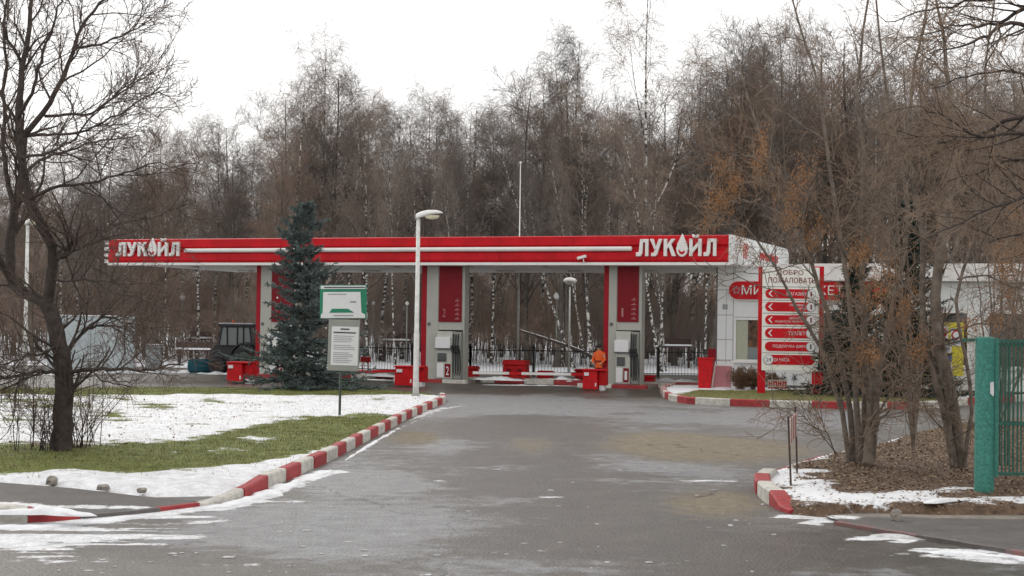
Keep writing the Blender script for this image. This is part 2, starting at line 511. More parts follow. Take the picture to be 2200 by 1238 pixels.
def ground_mat(name, layers, rough=0.8, bump=0.4, bscale=18, speck=0.0, cracks=False, stretch=None):
    """layers: list of (attribute or None, colour a, colour b, noise scale); each later layer is mixed over
    the earlier ones where its painted-in attribute (dirt, slush, sand: things lying on the ground; also sky sheen painted on wet asphalt) says so"""
    m = bpy.data.materials.new(name)
    m.use_nodes = True
    t = m.node_tree
    b = t.nodes['Principled BSDF']
    tc = t.nodes.new('ShaderNodeTexCoord')
    last, lr = None, None
    for li, (at, ca, cb, sc, ro, edge) in enumerate(layers):
        n = t.nodes.new('ShaderNodeTexNoise')
        n.inputs['Scale'].default_value = sc
        n.inputs['Detail'].default_value = 8
        n.inputs['Roughness'].default_value = 0.7
        t.links.new(tc.outputs['Object'], n.inputs['Vector'])
        rp = t.nodes.new('ShaderNodeValToRGB')
        rp.color_ramp.elements[0].position = 0.35
        rp.color_ramp.elements[1].position = 0.65
        rp.color_ramp.elements[0].color = (*ca, 1)
        rp.color_ramp.elements[1].color = (*cb, 1)
        t.links.new(n.outputs['Fac'], rp.inputs[0])
        if at is None:
            last = rp.outputs[0]
            v = t.nodes.new('ShaderNodeValue')
            v.outputs[0].default_value = ro
            lr = v.outputs[0]
            continue
        a = t.nodes.new('ShaderNodeAttribute')
        a.attribute_name = at
        n3 = t.nodes.new('ShaderNodeTexNoise')
        n3.inputs['Scale'].default_value = 3.1
        n3.inputs['Detail'].default_value = 8
        n3.inputs['Roughness'].default_value = 0.72
        mp = t.nodes.new('ShaderNodeMapping')
        mp.inputs['Location'].default_value = (li * 7.1, li * 3.3, 0)
        t.links.new(tc.outputs['Object'], mp.inputs[0])
        t.links.new(mp.outputs[0], n3.inputs['Vector'])
        # fac = smoothstep(attr + (noise-.5)*1.4 - .5)
        ma = t.nodes.new('ShaderNodeMath')
        ma.operation = 'MULTIPLY_ADD'
        ma.inputs[1].default_value = 1.5
        ma.inputs[2].default_value = -0.75
        t.links.new(n3.outputs['Fac'], ma.inputs[0])
        ad = t.nodes.new('ShaderNodeMath')
        ad.operation = 'ADD'
        t.links.new(a.outputs['Fac'], ad.inputs[0])
        t.links.new(ma.outputs[0], ad.inputs[1])
        mr = t.nodes.new('ShaderNodeMapRange')
        mr.interpolation_type = 'SMOOTHSTEP'
        mr.inputs['From Min'].default_value = 0.5 - edge
        mr.inputs['From Max'].default_value = 0.5 + edge
        t.links.new(ad.outputs[0], mr.inputs['Value'])
        mx = t.nodes.new('ShaderNodeMixRGB')
        t.links.new(mr.outputs[0], mx.inputs[0])
        t.links.new(last, mx.inputs[1])
        t.links.new(rp.outputs[0], mx.inputs[2])
        last = mx.outputs[0]
        mxr = t.nodes.new('ShaderNodeMix')
        t.links.new(mr.outputs[0], mxr.inputs[0])
        t.links.new(lr, mxr.inputs[2])
        mxr.inputs[3].default_value = ro
        lr = mxr.outputs[0]
    def mult(last, node_out, lo, hi, a, c):
        rpx = t.nodes.new('ShaderNodeMapRange')
        rpx.inputs['From Min'].default_value = a
        rpx.inputs['From Max'].default_value = c
        rpx.inputs['To Min'].default_value = lo
        rpx.inputs['To Max'].default_value = hi
        t.links.new(node_out, rpx.inputs['Value'])
        vm = t.nodes.new('ShaderNodeVectorMath')
        vm.operation = 'SCALE'
        t.links.new(last, vm.inputs[0])
        t.links.new(rpx.outputs[0], vm.inputs['Scale'])
        return vm.outputs[0]
    if speck:
        for (sc, k_) in ((70.0, 1.0), (17.0, 0.8), (4.3, 0.55)):
            ns = t.nodes.new('ShaderNodeTexNoise')
            ns.inputs['Scale'].default_value = sc
            ns.inputs['Detail'].default_value = 3
            ns.inputs['Roughness'].default_value = 0.7
            t.links.new(tc.outputs['Object'], ns.inputs['Vector'])
            last = mult(last, ns.outputs['Fac'], 1 - speck * k_, 1 + speck * k_, 0.3, 0.7)
    if cracks:
        nd = t.nodes.new('ShaderNodeTexNoise')
        nd.inputs['Scale'].default_value = 0.9
        nd.inputs['Detail'].default_value = 6
        t.links.new(tc.outputs['Object'], nd.inputs['Vector'])
        vm = t.nodes.new('ShaderNodeVectorMath')
        vm.operation = 'MULTIPLY_ADD'
        vm.inputs[1].default_value = (1.3, 1.3, 1.3)
        t.links.new(nd.outputs['Color'], vm.inputs[0])
        t.links.new(tc.outputs['Object'], vm.inputs[2])
        vo = t.nodes.new('ShaderNodeTexVoronoi')
        vo.feature = 'DISTANCE_TO_EDGE'
        vo.inputs['Scale'].default_value = 0.16
        t.links.new(vm.outputs[0], vo.inputs['Vector'])
        last = mult(last, vo.outputs['Distance'], 0.45, 1.0, 0.001, 0.0045)
    t.links.new(last, b.inputs['Base Color'])
    t.links.new(lr, b.inputs['Roughness'])
    nb = t.nodes.new('ShaderNodeTexNoise')
    nb.inputs['Scale'].default_value = bscale
    nb.inputs['Detail'].default_value = 5
    t.links.new(tc.outputs['Object'], nb.inputs['Vector'])
    bp = t.nodes.new('ShaderNodeBump')
    bp.inputs['Strength'].default_value = bump
    bp.inputs['Distance'].default_value = 0.03
    t.links.new(nb.outputs['Fac'], bp.inputs['Height'])
    t.links.new(bp.outputs[0], b.inputs['Normal'])
    return m

def grid_sheet(name, xs, ys, zf, poly, material, attrf, label=None):
    """a sheet on a world grid, cells kept where their centre lies in the polygon, rim snapped to it"""
    X, Y = np.meshgrid(xs, ys, indexing='ij')
    nx, ny = X.shape
    I, J = np.meshgrid(np.arange(nx - 1), np.arange(ny - 1), indexing='ij')
    F = np.stack([I * ny + J, (I + 1) * ny + J, (I + 1) * ny + J + 1, I * ny + J + 1], -1).reshape(-1, 4)
    Xf, Yf = X.ravel().copy(), Y.ravel().copy()
    if poly is not None:
        cx = Xf[F].mean(1)
        cy = Yf[F].mean(1)
        F = F[in_poly(cx, cy, poly)]
        # snap outline vertices onto the polygon
        cnt = np.bincount(F.ravel(), minlength=len(Xf))
        rim = (cnt > 0) & (cnt < 4)
        ri = np.where(rim)[0]
        bx, by = Xf[ri], Yf[ri]
        best = np.full(len(ri), 1e9)
        qx, qy = bx.copy(), by.copy()
        n = len(poly)
        for i in range(n):
            ax, ay = poly[i][0], poly[i][1]
            ex, ey = poly[(i + 1) % n][0] - ax, poly[(i + 1) % n][1] - ay
            t = np.clip(((bx - ax) * ex + (by - ay) * ey) / (ex * ex + ey * ey + 1e-9), 0, 1)
            px_, py_ = ax + t * ex, ay + t * ey
            d = np.hypot(bx - px_, by - py_)
            k = d < best
            best[k] = d[k]; qx[k] = px_[k]; qy[k] = py_[k]
        Xf[ri], Yf[ri] = qx, qy
    used = np.unique(F)
    mp = np.full(len(Xf), -1)
    mp[used] = np.arange(len(used))
    F = mp[F]
    Xf, Yf = Xf[used], Yf[used]
    Z = zf(Xf, Yf)
    me = np_mesh(name, np.stack([Xf, Yf, Z], -1), F, [material], attrs=attrf(Xf, Yf), smooth=True)
    o = bpy.data.objects.new(name, me)
    link(o)
    o['kind'] = 'structure'
    if label: o['label'] = label
    return o

def ell(X, Y, u, v, ru, rv, amp=1.0, ex=2.0):
    """soft elongated spot, its size measured on the photo, laid on the ground"""
    p = G(u, v)
    a = (G(u + ru, v) - p)
    wx = abs(a.x)
    wy = abs(G(u, v + rv).y - G(u, v - rv).y) / 2
    dx, dy = X - p.x, Y - p.y
    # axes: across the view and along it
    s = p.x / p.y
    dx = dx - dy * s
    q = (dx / wx) ** 2 + (dy / wy) ** 2
    return amp * np.exp(-q ** (ex / 2) * 1.2)
def band(X, Y, pts, wd, amp=1.0):
    return amp * np.exp(-(dist_poly(X, Y, poly_world(pts), closed=False) / wd) ** 2)

# kerb lines (outer edge towards the road), photo pixels at road level
K_LEFT = [(430, 1086), (490, 1078), (545, 1062), (607, 1038), (660, 1014), (720, 986), (760, 964), (800, 942), (838, 922), (872, 903), (905, 888), (935, 875), (958, 866)]
LAWN = [(958, 862), (935, 871), (905, 884), (872, 899), (838, 918), (800, 938), (760, 960), (720, 980), (660, 1008), (607, 1030), (545, 1052), (490, 1068), (436, 1080), (300, 1070), (150, 1052), (0, 1040), (-500, 1020), (-900, 1010), (-900, 846), (0, 842), (400, 842), (760, 843), (860, 849), (920, 853), (950, 858)]
lawn_w = poly_world(LAWN)
ISL_R = [(1760, 990), (1690, 1012), (1640, 1030), (1622, 1042), (1626, 1064), (1652, 1086), (1700, 1106), (1760, 1112), (1850, 1106), (2000, 1110), (2300, 1112), (2900, 1112), (2900, 880), (2300, 895), (2200, 903), (2090, 913), (1930, 948), (1860, 970)]
isl_w = poly_world(ISL_R)
ISL_F = [(1418, 842), (1424, 853), (1440, 862), (1480, 868), (1560, 872), (1720, 877), (1900, 880), (2010, 877), (2100, 868), (2400, 850), (2400, 812), (1540, 818), (1440, 832)]
islf_w = poly_world(ISL_F)

# --- forest floor / far ground: one sheet to the horizon
SN = (0.78, 0.79, 0.82)
m_far = ground_mat('forest_floor', [(None, (0.10, 0.075, 0.05), (0.20, 0.15, 0.10), 1.2, 0.9, 0), ('snow', (0.66, 0.68, 0.72), (0.80, 0.81, 0.84), 2.0, 0.8, 0.12)], bump=0.5, bscale=6)
def far_attr(X, Y):
    s = 0.86 + 0.5 * (fbm(X, Y, 9.0, 3) - 0.5)
    return {'snow': s}
xs = np.r_[-900, -500, -250, -140, np.linspace(-90, 90, 121), 140, 250, 500, 900]
ys = np.r_[-60, -10, 5, np.linspace(14, 180, 112), 240, 400, 700, 1200]
grid_sheet('ground', xs, ys, lambda X, Y: -0.03 + 0 * X + np.where(Y > 76, (fbm(X, Y, 7, 5) - 0.5) * 0.35 * np.clip((Y - 76) / 8, 0, 1), 0), None, m_far, far_attr)

# --- asphalt of road and forecourt
m_as = ground_mat('asphalt', [
    (None, (0.066, 0.057, 0.047), (0.118, 0.106, 0.093), 0.8, 0.5, 0),
    ('damp', (0.034, 0.027, 0.020), (0.070, 0.058, 0.045), 1.6, 0.33, 0.14),
    ('pale', (0.135, 0.135, 0.138), (0.215, 0.218, 0.225), 3.0, 0.40, 0.2),  # lighter tone, partly sky reflection on wet asphalt painted into the colour
    ('sand', (0.16, 0.132, 0.092), (0.235, 0.195, 0.135), 5.0, 0.9, 0.3),
    ('snow', (0.58, 0.58, 0.59), (0.78, 0.79, 0.81), 4.0, 0.7, 0.10)], bump=0.7, bscale=26, speck=0.3, cracks=True)
def as_attr(X, Y):
    n = fbm(X, Y, 3.0, 11)
    nf = fbm(X * 0.35 + Y * 0.1, Y, 0.8, 31)
    z = 0 * X
    damp = 0.16 + 0.9 * (n - 0.5)
    for e in [(1180, 1010, 230, 90, .8), (1250, 1100, 380, 90, .6), (1000, 930, 160, 40, .5), (1120, 900, 70, 50, .5), (1700, 1180, 500, 60, .5), (900, 840, 400, 12, .5), (1250, 845, 350, 10, .6), (480, 822, 400, 15, .45), (200, 1210, 300, 40, .3), (1560, 1085, 120, 25, .4), (1280, 900, 90, 40, .35)]:
        damp = damp + 1.25 * ell(X, Y, *e)
    for e in ([(1250, 1260), (1230, 1100), (1190, 980), (1150, 880), (1140, 845)], [(1500, 1260), (1420, 1120), (1330, 1000), (1260, 900), (1230, 845)], [(700, 1250), (900, 1120), (1030, 1010), (1080, 930), (1100, 860)]):
        damp = damp + band(X, Y, e, 0.42, .35)
    pale = 0.06 + 1.0 * (fbm(X, Y, 1.8, 41) - 0.5)
    s3 = fbm(X * .35 - Y * .08, Y * 1.5, .5, 87)
    pale = pale + .26 * np.clip((s3 - .56) * 4, 0, 1)
    damp = damp + .4 * np.clip((.44 - s3) * 5, 0, 1)
    for e in [(760, 1030, 200, 60, .6), (1080, 868, 330, 22, .7), (1600, 895, 260, 18, .6), (620, 1130, 330, 60, .5), (1450, 1010, 170, 25, .45), (960, 960, 70, 20, .45), (900, 1130, 300, 60, .35), (1750, 900, 200, 25, .4), (1000, 1210, 400, 30, .25)]:  # lighter patches; those left of centre paint in the sky's sheen
        pale = pale + 1.35 * ell(X, Y, *e)
    sand = z.copy()
    for e in [(895, 940, 75, 20, .9), (1140, 955, 70, 25, .6), (1420, 950, 130, 28, 1.0), (1580, 965, 190, 30, 1.05), (1540, 1080, 130, 34, .95), (1180, 860, 180, 8, .25), (480, 815, 300, 10, .4), (2000, 1125, 300, 14, .5)]:
        sand = sand + ell(X, Y, *e)
    sn = -0.1 + 0.1 * (nf - 0.5)
    stre = fbm(X * 0.16 + Y * 0.05, Y - X * 0.12, 0.22, 51)
    for e in [(150, 1150, 260, 34, 1.0), (330, 1108, 230, 16, .85), (560, 1080, 160, 16, .5), (60, 1190, 200, 25, .5), (360, 1150, 180, 14, .4)]:
        sn = sn + ell(X, Y, *e) * (0.25 + 1.5 * np.clip((stre - 0.42) * 5, 0, 1) * stre)
    st2 = fbm(X * 0.5 + Y * .1, Y, 0.22, 57)
    fl = fbm(X, Y, 0.35, 59)
    for e in [(1180, 1069, 150, 3, .75), (1540, 1034, 90, 3.2, .95), (1520, 1052, 70, 3, .7), (2060, 1188, 120, 10, 1.1), (1930, 1158, 130, 10, .95), (1780, 1120, 110, 12, .95), (2160, 1198, 90, 14, .9), (1700, 1114, 60, 8, .9), (1060, 842, 50, 3, .2), (760, 962, 20, 4, .5), (700, 1172, 80, 30, .25), (480, 1200, 200, 30, .28), (200, 808, 400, 6, .3)]:
        sn = sn + ell(X, Y, *e) * np.clip(0.1 + 2.4 * (st2 - .22) * (fl + .55), 0, 1.25)
    sn = sn + band(X, Y, [(430, 1092), (500, 1086), (560, 1068), (620, 1046), (715, 1012)], 0.2, .9)
    sn = sn + band(X, Y, [(780, 968), (850, 924), (960, 876), (1000, 870)], 0.14, .55)
    sn = sn + band(X, Y, [(-100, 1128), (60, 1126), (180, 1118), (330, 1102), (430, 1090)], 0.35, .9)
    sn = sn + band(X, Y, [(1990, 1182), (2250, 1204)], 0.16, .9)
    sn = sn + 0.45 * np.clip((fbm(X * .4, Y * .9, .5, 77) - .62) * 6, 0, 1) * (Y < 24)
    return {'damp': damp, 'pale': pale, 'sand': sand, 'snow': sn}
ax = np.r_[np.arange(-30, -10, 0.3), np.arange(-10, 10, 0.12), np.arange(10, 30.1, 0.3)]
ay = np.r_[np.arange(-6, 12, 1.5), 12.0 + np.cumsum(np.full(215, 0.1)), np.arange(33.7, 71.5, 0.3)]
AS_POLY = [(-30, -6), (30, -6), (30, 71), (-30, 71)]
grid_sheet('road_asphalt', ax, ay, lambda X, Y: 0.0 + (fbm(X, Y, 3, 9) - 0.5) * 0.012, None, m_as, as_attr)

# --- raised lawn to the left of the drive
m_lawn = ground_mat('lawn', [
    (None, (0.085, 0.10, 0.016), (0.185, 0.205, 0.04), 5.0, 0.9, 0),
    ('brown', (0.09, 0.055, 0.035), (0.16, 0.11, 0.06), 6.0, 0.9, 0.2),
    ('snow', (0.60, 0.60, 0.60), (0.87, 0.88, 0.91), 5.0, 0.75, 0.10)], bump=0.9, bscale=11, speck=0.12)
TOPB = [(-900, 960), (0, 955), (380, 947), (450, 935), (560, 915), (640, 900), (700, 894), (840, 892), (960, 880)]
BOTB = [(-900, 1005), (0, 1012), (300, 1014), (480, 1003), (600, 985), (700, 962), (760, 955), (800, 925), (845, 905), (960, 890)]
def lawn_snow(X, Y):
    U, V = px_np(X, Y, np.full_like(X, 0.13))
    tb = np.interp(U, [p[0] for p in TOPB], [p[1] for p in TOPB])
    bb = np.interp(U, [p[0] for p in BOTB], [p[1] for p in BOTB])
    depth = np.maximum(Y, 1)
    k = depth ** 2 / (FPX * CAMH)                 # metres of ground per pixel of height
    up = (tb - V) * k                             # >0 above the band (snow)
    dn = (V - bb) * k
    s = np.maximum(np.clip(up / 0.9, -1, 1), np.clip(dn / 0.45, -1, 1))
    sn = 0.5 + 0.44 * s + np.where(up > 0, np.where(X > -12, 0.05, 0.20) * np.clip((X + 12) / 3, -1, 1), 0)
    sn += 0.5 * (fbm(X * 0.5, Y, 0.9, 61) - 0.5) + 0.75 * (fbm(X * 0.35 + Y * .1, Y, 0.3, 63) - 0.5)
    sn -= np.where(up > 0, 0.16 * np.clip((9 + X * -1 - 10) / 6, 0, 1), 0)
    sn = np.where(V < 849, sn - 0.75 * np.clip((851 - V) / 4, 0, 1), sn)      # green rim at the back
    for (u, v, ru, rv, a) in [(330, 885, 60, 9, -.5), (450, 872, 30, 5, -.5), (240, 905, 90, 12, -.42), (620, 875, 30, 4, -.3), (820, 868, 30, 6, -.55), (100, 880, 150, 16, -.45), (40, 915, 120, 12, -.35), (700, 858, 40, 3, -.3), (400, 925, 60, 4, -.25), (260, 868, 60, 5, -.35), (120, 1022, 60, 3, -.3), (380, 1040, 50, 3, -.25), (640, 990, 40, 4, -.3), (560, 962, 80, 9, .42), (520, 985, 80, 6, .35), (200, 860, 60, 6, -.3), (560, 895, 50, 4, -.25), (880, 858, 40, 5, -.1)]:
        sn = sn + ell(X, Y, u, v, ru, rv, a)
    return sn
def lawn_attr(X, Y):
    br = 0.12 + 0.5 * (fbm(X, Y, 1.6, 71) - 0.5)
    for e in [(130, 965, 110, 14, .7), (340, 890, 60, 10, .3), (480, 905, 30, 5, .5)]:
        br = br + ell(X, Y, *e)
    return {'snow': lawn_snow(X, Y), 'brown': br}
def lawn_z(X, Y):
    d = dist_poly(X, Y, lawn_w)
    e = np.clip(d / 0.5, 0, 1)
    dp = dist_poly(X, Y, poly_world([(436, 1080), (300, 1070), (150, 1052), (0, 1040), (-500, 1020)]), closed=False)
    return 0.045 + 0.065 * np.clip(dp / 1.4, 0, 1) - 0.09 * np.clip(1 - d / 0.12, 0, 1) + e * (0.03 + (fbm(X, Y, 0.9, 81) - 0.5) * 0.10 + (fbm(X, Y, 0.3, 83) - 0.5) * 0.04)
lx_ = np.arange(-29, 0.0, 0.14)
ly_ = np.r_[20.0 + np.cumsum(np.full(110, 0.1)), np.arange(31.15, 51, 0.16)]
grid_sheet('lawn', lx_, ly_, lawn_z, lawn_w, m_lawn, lawn_attr)

# --- leaf-littered verge at the green gate
m_lit = ground_mat('litter_soil', [
    (None, (0.075, 0.045, 0.028), (0.17, 0.11, 0.07), 11.0, 0.9, 0),
    ('grass', (0.10, 0.08, 0.03), (0.17, 0.13, 0.05), 9.0, 0.9, 0.3),
    ('snow', (0.72, 0.73, 0.75), (0.86, 0.87, 0.90), 5.0, 0.75, 0.07)], bump=0.9, bscale=14)
def isl_attr(X, Y):
    gr = ell(X, Y, 2000, 930, 150, 22, .8) + ell(X, Y, 1780, 1000, 60, 14, .5)
    sn = 0.02 + 0.34 * (fbm(X, Y, 0.9, 91) - 0.5) + 0.5 * (fbm(X * .6, Y, 0.25, 93) - 0.5)
    for e in [(1670, 1040, 62, 26, .95), (1740, 1075, 60, 22, .85), (1830, 1092, 120, 14, .85), (1960, 1085, 60, 10, .6), (2060, 1070, 60, 4, .95), (2010, 1078, 70, 4, .8), (1760, 1033, 50, 3.5, .8), (2150, 1098, 220, 9, .62), (1790, 1055, 60, 12, .3), (1720, 998, 70, 6, .8), (1880, 960, 50, 4, .75), (1950, 1062, 30, 4, .4)]:
        sn = sn + ell(X, Y, *e)
    sn = sn + band(X, Y, [(1626, 1040), (1690, 1014), (1760, 992), (1860, 970), (1930, 950)], 0.14, .75)
    return {'grass': gr, 'snow': sn}
def isl_z(X, Y):
    d = dist_poly(X, Y, isl_w)
    e = np.clip(d / 0.6, 0, 1)
    return 0.10 - 0.15 * np.clip(1 - d / 0.10, 0, 1) + e * (0.04 + (fbm(X, Y, 0.8, 95) - 0.5) * 0.07 + (fbm(X, Y, 0.25, 97) - 0.5) * 0.03)
grid_sheet('verge', np.arange(3.0, 22, 0.11), np.arange(17.5, 46, 0.11), isl_z, isl_w, m_lit, isl_attr)

# --- grassed island in front of the shop
m_isf = ground_mat('island_grass', [
    (None, (0.12, 0.115, 0.028), (0.175, 0.17, 0.045), 6.0, 0.9, 0),
    ('snow', (0.70, 0.71, 0.73), (0.86, 0.87, 0.90), 4.0, 0.75, 0.08)], bump=0.7, bscale=9)
def isf_attr(X, Y):
    sn = 0.05 + 0.3 * (fbm(X, Y, 1.2, 101) - 0.5)
    for e in [(1440, 846, 42, 9, 1.4), (1480, 840, 70, 5, 1.2), (1590, 842, 90, 5, 1.0), (1680, 842, 80, 4, .7), (2060, 862, 60, 6, .8)]:
        sn = sn + ell(X, Y, *e)
    return {'snow': sn}
grid_sheet('island_grass', np.arange(4.5, 32, 0.2), np.arange(40, 72, 0.2), lambda X, Y: 0.12 + 0.03 * fbm(X, Y, 1, 7), islf_w, m_isf, isf_attr)

# --- footpaths left and right (asphalt, a hand higher than the road)
def flat_sheet(name, pts, h, m, attrf):
    wv = poly_world(pts)
    xs = np.arange(min(p.x for p in wv), max(p.x for p in wv) + 0.2, 0.15)
    ys = np.arange(min(p.y for p in wv), max(p.y for p in wv) + 0.2, 0.1)
    return grid_sheet(name, xs, ys, lambda X, Y: h + (fbm(X, Y, 1.5, 9) - 0.5) * 0.006, wv, m, attrf)
m_path = ground_mat('path_asphalt', [
    (None, (0.078, 0.070, 0.064), (0.115, 0.105, 0.097), 2.0, 0.7, 0),
    ('sand', (0.20, 0.175, 0.14), (0.26, 0.23, 0.19), 5.0, 0.9, 0.3),
    ('snow', (0.60, 0.60, 0.61), (0.80, 0.81, 0.83), 4.0, 0.7, 0.10)], bump=0.5, bscale=22, speck=0.22)
def pl_attr(X, Y):
    sn = -0.1 + ell(X, Y, 200, 1096, 260, 7, .8) + ell(X, Y, 30, 1088, 60, 6, .7) + ell(X, Y, 150, 1044, 200, 4, .35)
    return {'sand': ell(X, Y, 200, 1052, 300, 5, .6), 'snow': sn}
flat_sheet('footpath', [(-900, 1012), (-500, 1022), (0, 1042), (150, 1054), (300, 1072), (434, 1083), (330, 1099), (180, 1114), (30, 1108), (-900, 1090)], 0.035, m_path, pl_attr)
def pr_attr(X, Y):
    sn = -0.1 + ell(X, Y, 1800, 1118, 90, 8, .7) + ell(X, Y, 1960, 1155, 110, 7, .6)
    return {'sand': ell(X, Y, 2050, 1116, 400, 5, .9), 'snow': sn}
flat_sheet('footpath', [(1770, 1114), (1850, 1108), (2000, 1112), (2900, 1114), (2900, 1260), (2300, 1212), (2130, 1184), (1960, 1156), (1820, 1132)], 0.035, m_path, pr_attr)

# --- kerbs: painted stones alternately red and white
def kerb(pts, step=1.0, width=0.16, h=0.15, hf=None, first=0, seed=1, tilt=0.0, mr=None, mw=None):
    g = random.Random(seed)
    wpts = [G(u, v) for (u, v) in pts]
    s = [0]
    for a, b in zip(wpts, wpts[1:]): s.append(s[-1] + (b - a).length)
    def at(q):
        q = max(0, min(s[-1], q))
        for i in range(len(s) - 1):
            if q <= s[i + 1] + 1e-9:
                f = (q - s[i]) / max(1e-9, s[i + 1] - s[i])
                return wpts[i].lerp(wpts[i + 1], f)
        return wpts[-1]
    mb = MB()
    q, k = 0.0, first
    while q < s[-1] - 0.05:
        L = step(q / s[-1]) if callable(step) else step
        L *= g.uniform(0.9, 1.1)
        e = min(q + L - 0.012, s[-1])
        m = (mr or kerb_red) if k % 2 else (mw or kerb_white)
        nsub = 3
        ring = []
        off = g.uniform(-0.012, 0.012)
        for i in range(nsub + 1):
            qq = q + (e - q) * i / nsub
            p = at(qq)
            t = (at(qq + 0.2) - at(qq - 0.2)).normalized()
            n = Vector((-t.y, t.x, 0))           # to the left of travel
            hh = (hf(qq / s[-1]) if hf else 1.0) * h + g.uniform(-0.004, 0.004)
            b = 0.022 if hh > 0.05 else 0.004
            P = p + n * off
            ring.append([P + Vector((0, 0, -0.05)), P + Vector((0, 0, hh - b)), P + n * b + Vector((0, 0, hh)), P + n * (width - b) + Vector((0, 0, hh)), P + n * width + Vector((0, 0, hh - b)), P + n * width + Vector((0, 0, -0.05))])
        vs = [v for r_ in ring for v in r_]
        fs = []
        for i in range(nsub):
            for j in range(6):
                j2 = (j + 1) % 6
                fs.append((i * 6 + j, i * 6 + j2, (i + 1) * 6 + j2, (i + 1) * 6 + j))
        fs.append(tuple(range(5, -1, -1)))
        fs.append(tuple(nsub * 6 + j for j in range(6)))
        mb.add(vs, fs, m)
        q += L
        k += 1
    o = mb.build('kerb')
    o['kind'] = 'structure'
    return o
KL = [(430, 1088), (490, 1079), (545, 1063), (607, 1038), (660, 1014), (720, 986), (760, 964), (800, 942), (838, 922), (872, 903), (905, 888), (935, 875), (957, 866), (957, 858)]
kerb(KL, step=1.0, h=0.19, hf=lambda t: min(1, 0.15 + t * 11), first=0, seed=2)
kerb([(-60, 1120), (30, 1125), (110, 1122), (180, 1115)], step=0.72, h=0.19, width=0.18, hf=lambda t: 1 if t < 0.45 else max(0.1, (1 - t) / 0.55), first=0, seed=3)
kerb([(180, 1115), (330, 1101), (430, 1088)], step=1.1, h=0.045, width=0.09, first=0, seed=4, mr=kerb_red, mw=m_path_plain)
kerb([(1693, 1104), (1668, 1096), (1652, 1086), (1634, 1074), (1626, 1064), (1621, 1052), (1622, 1042), (1640, 1030), (1690, 1012), (1760, 990)][::-1], step=lambda t: 1.2 if t < 0.5 else 1.12, h=0.19, width=0.22, hf=lambda t: 0.45 if t < .45 else (1 if t < 0.9 else max(.25, (1 - t) * 10)), first=1, seed=5)
kerb([(1790, 1128), (1960, 1156), (2130, 1184), (2300, 1212)], step=1.2, h=0.042, width=0.10, first=1, seed=6, mr=kerb_faded, mw=m_path_plain)
kerb([(1446, 832), (1418, 842), (1424, 853), (1440, 862), (1480, 868), (1560, 872), (1720, 877), (1900, 880), (2010, 877), (2100, 868), (2400, 850)], step=lambda t: 0.45 if t < 0.22 else 1.15, h=0.2, width=0.18, first=1, seed=8)

# lumpy snow lying on or along things
def snow_ridge(pts, wd, ht, h0=0.0, m=None, seed=0, K=None):
    g = random.Random(seed)
    wpts = [G(u, v, h0) for (u, v) in pts]
    s = [0]
    for a, b in zip(wpts, wpts[1:]): s.append(s[-1] + (b - a).length)
    K = K or max(8, int(s[-1] / 0.12))
    vs, fs = [], []
    S = 7
    for i in range(K + 1):
        q = s[-1] * i / K
        j = max(k for k in range(len(s)) if s[k] <= q + 1e-9)
        j = min(j, len(s) - 2)
        f = (q - s[j]) / max(1e-9, s[j + 1] - s[j])
        p = wpts[j].lerp(wpts[j + 1], f)
        t = (wpts[j + 1] - wpts[j]).normalized()
        n = Vector((-t.y, t.x, 0))
        e = math.sin(math.pi * min(1, max(0, i / K))) ** 0.35
        ww = wd * e * (0.35 + 1.0 * vn1(q * 2.3 + seed * 9)) * (0.8 + 0.4 * g.random())
        hh = ht * e * (0.5 + 0.8 * vn1(q * 3.1 + seed * 5)) * (0.8 + 0.4 * g.random())
        for k in range(S):
            a = math.pi * k / (S - 1)
            vs.append(p + n * (math.cos(a) * ww / 2 + g.uniform(-.1, .1) * ww) + Vector((0, 0, -0.01 + math.sin(a) ** 0.8 * hh)))
    for i in range(K):
        for k in range(S - 1):
            fs.append((i * S + k, i * S + k + 1, (i + 1) * S + k + 1, (i + 1) * S + k))
    mb = MB()
    mb.add(vs, fs, m or snow)
    o = mb.build('snow', smooth=True)
    o['kind'] = 'stuff'
    return o
def vn1(x):
    i = math.floor(x)
    f = x - i
    f = f * f * (3 - 2 * f)
    h = lambda n: (math.sin(n * 127.1 + 311.7) * 43758.5453) % 1
    return h(i) * (1 - f) + h(i + 1) * f
snow_ridge([(435, 1093), (500, 1085), (560, 1068), (620, 1044), (665, 1026), (715, 1008)], 0.34, 0.05, seed=1)
snow_ridge([(740, 990), (800, 953), (860, 918)], 0.12, 0.03, seed=2)
snow_ridge([(880, 904), (940, 880), (1000, 872)], 0.3, 0.04, m=snow_dirty, seed=3)
snow_ridge([(-80, 1100), (20, 1103), (100, 1102), (210, 1107)], 0.28, 0.07, h0=0.12, seed=4)
snow_ridge([(-80, 1136), (60, 1134), (190, 1124), (330, 1108)], 0.30, 0.05, seed=5)
snow_ridge([(1985, 1186), (2060, 1190), (2140, 1196), (2260, 1206)], 0.30, 0.05, seed=6)
snow_ridge([(1860, 1148), (1920, 1154), (2010, 1160)], 0.22, 0.04, m=snow_dirty, seed=7)
snow_ridge([(1985, 1080), (2030, 1076), (2085, 1072)], 0.25, 0.05, h0=0.16, seed=8)
snow_ridge([(1700, 1040), (1760, 1034), (1785, 1032)], 0.2, 0.04, h0=0.15, seed=9)
snow_ridge([(0, 806), (200, 803), (400, 801), (500, 800)], 0.9, 0.12, seed=10)

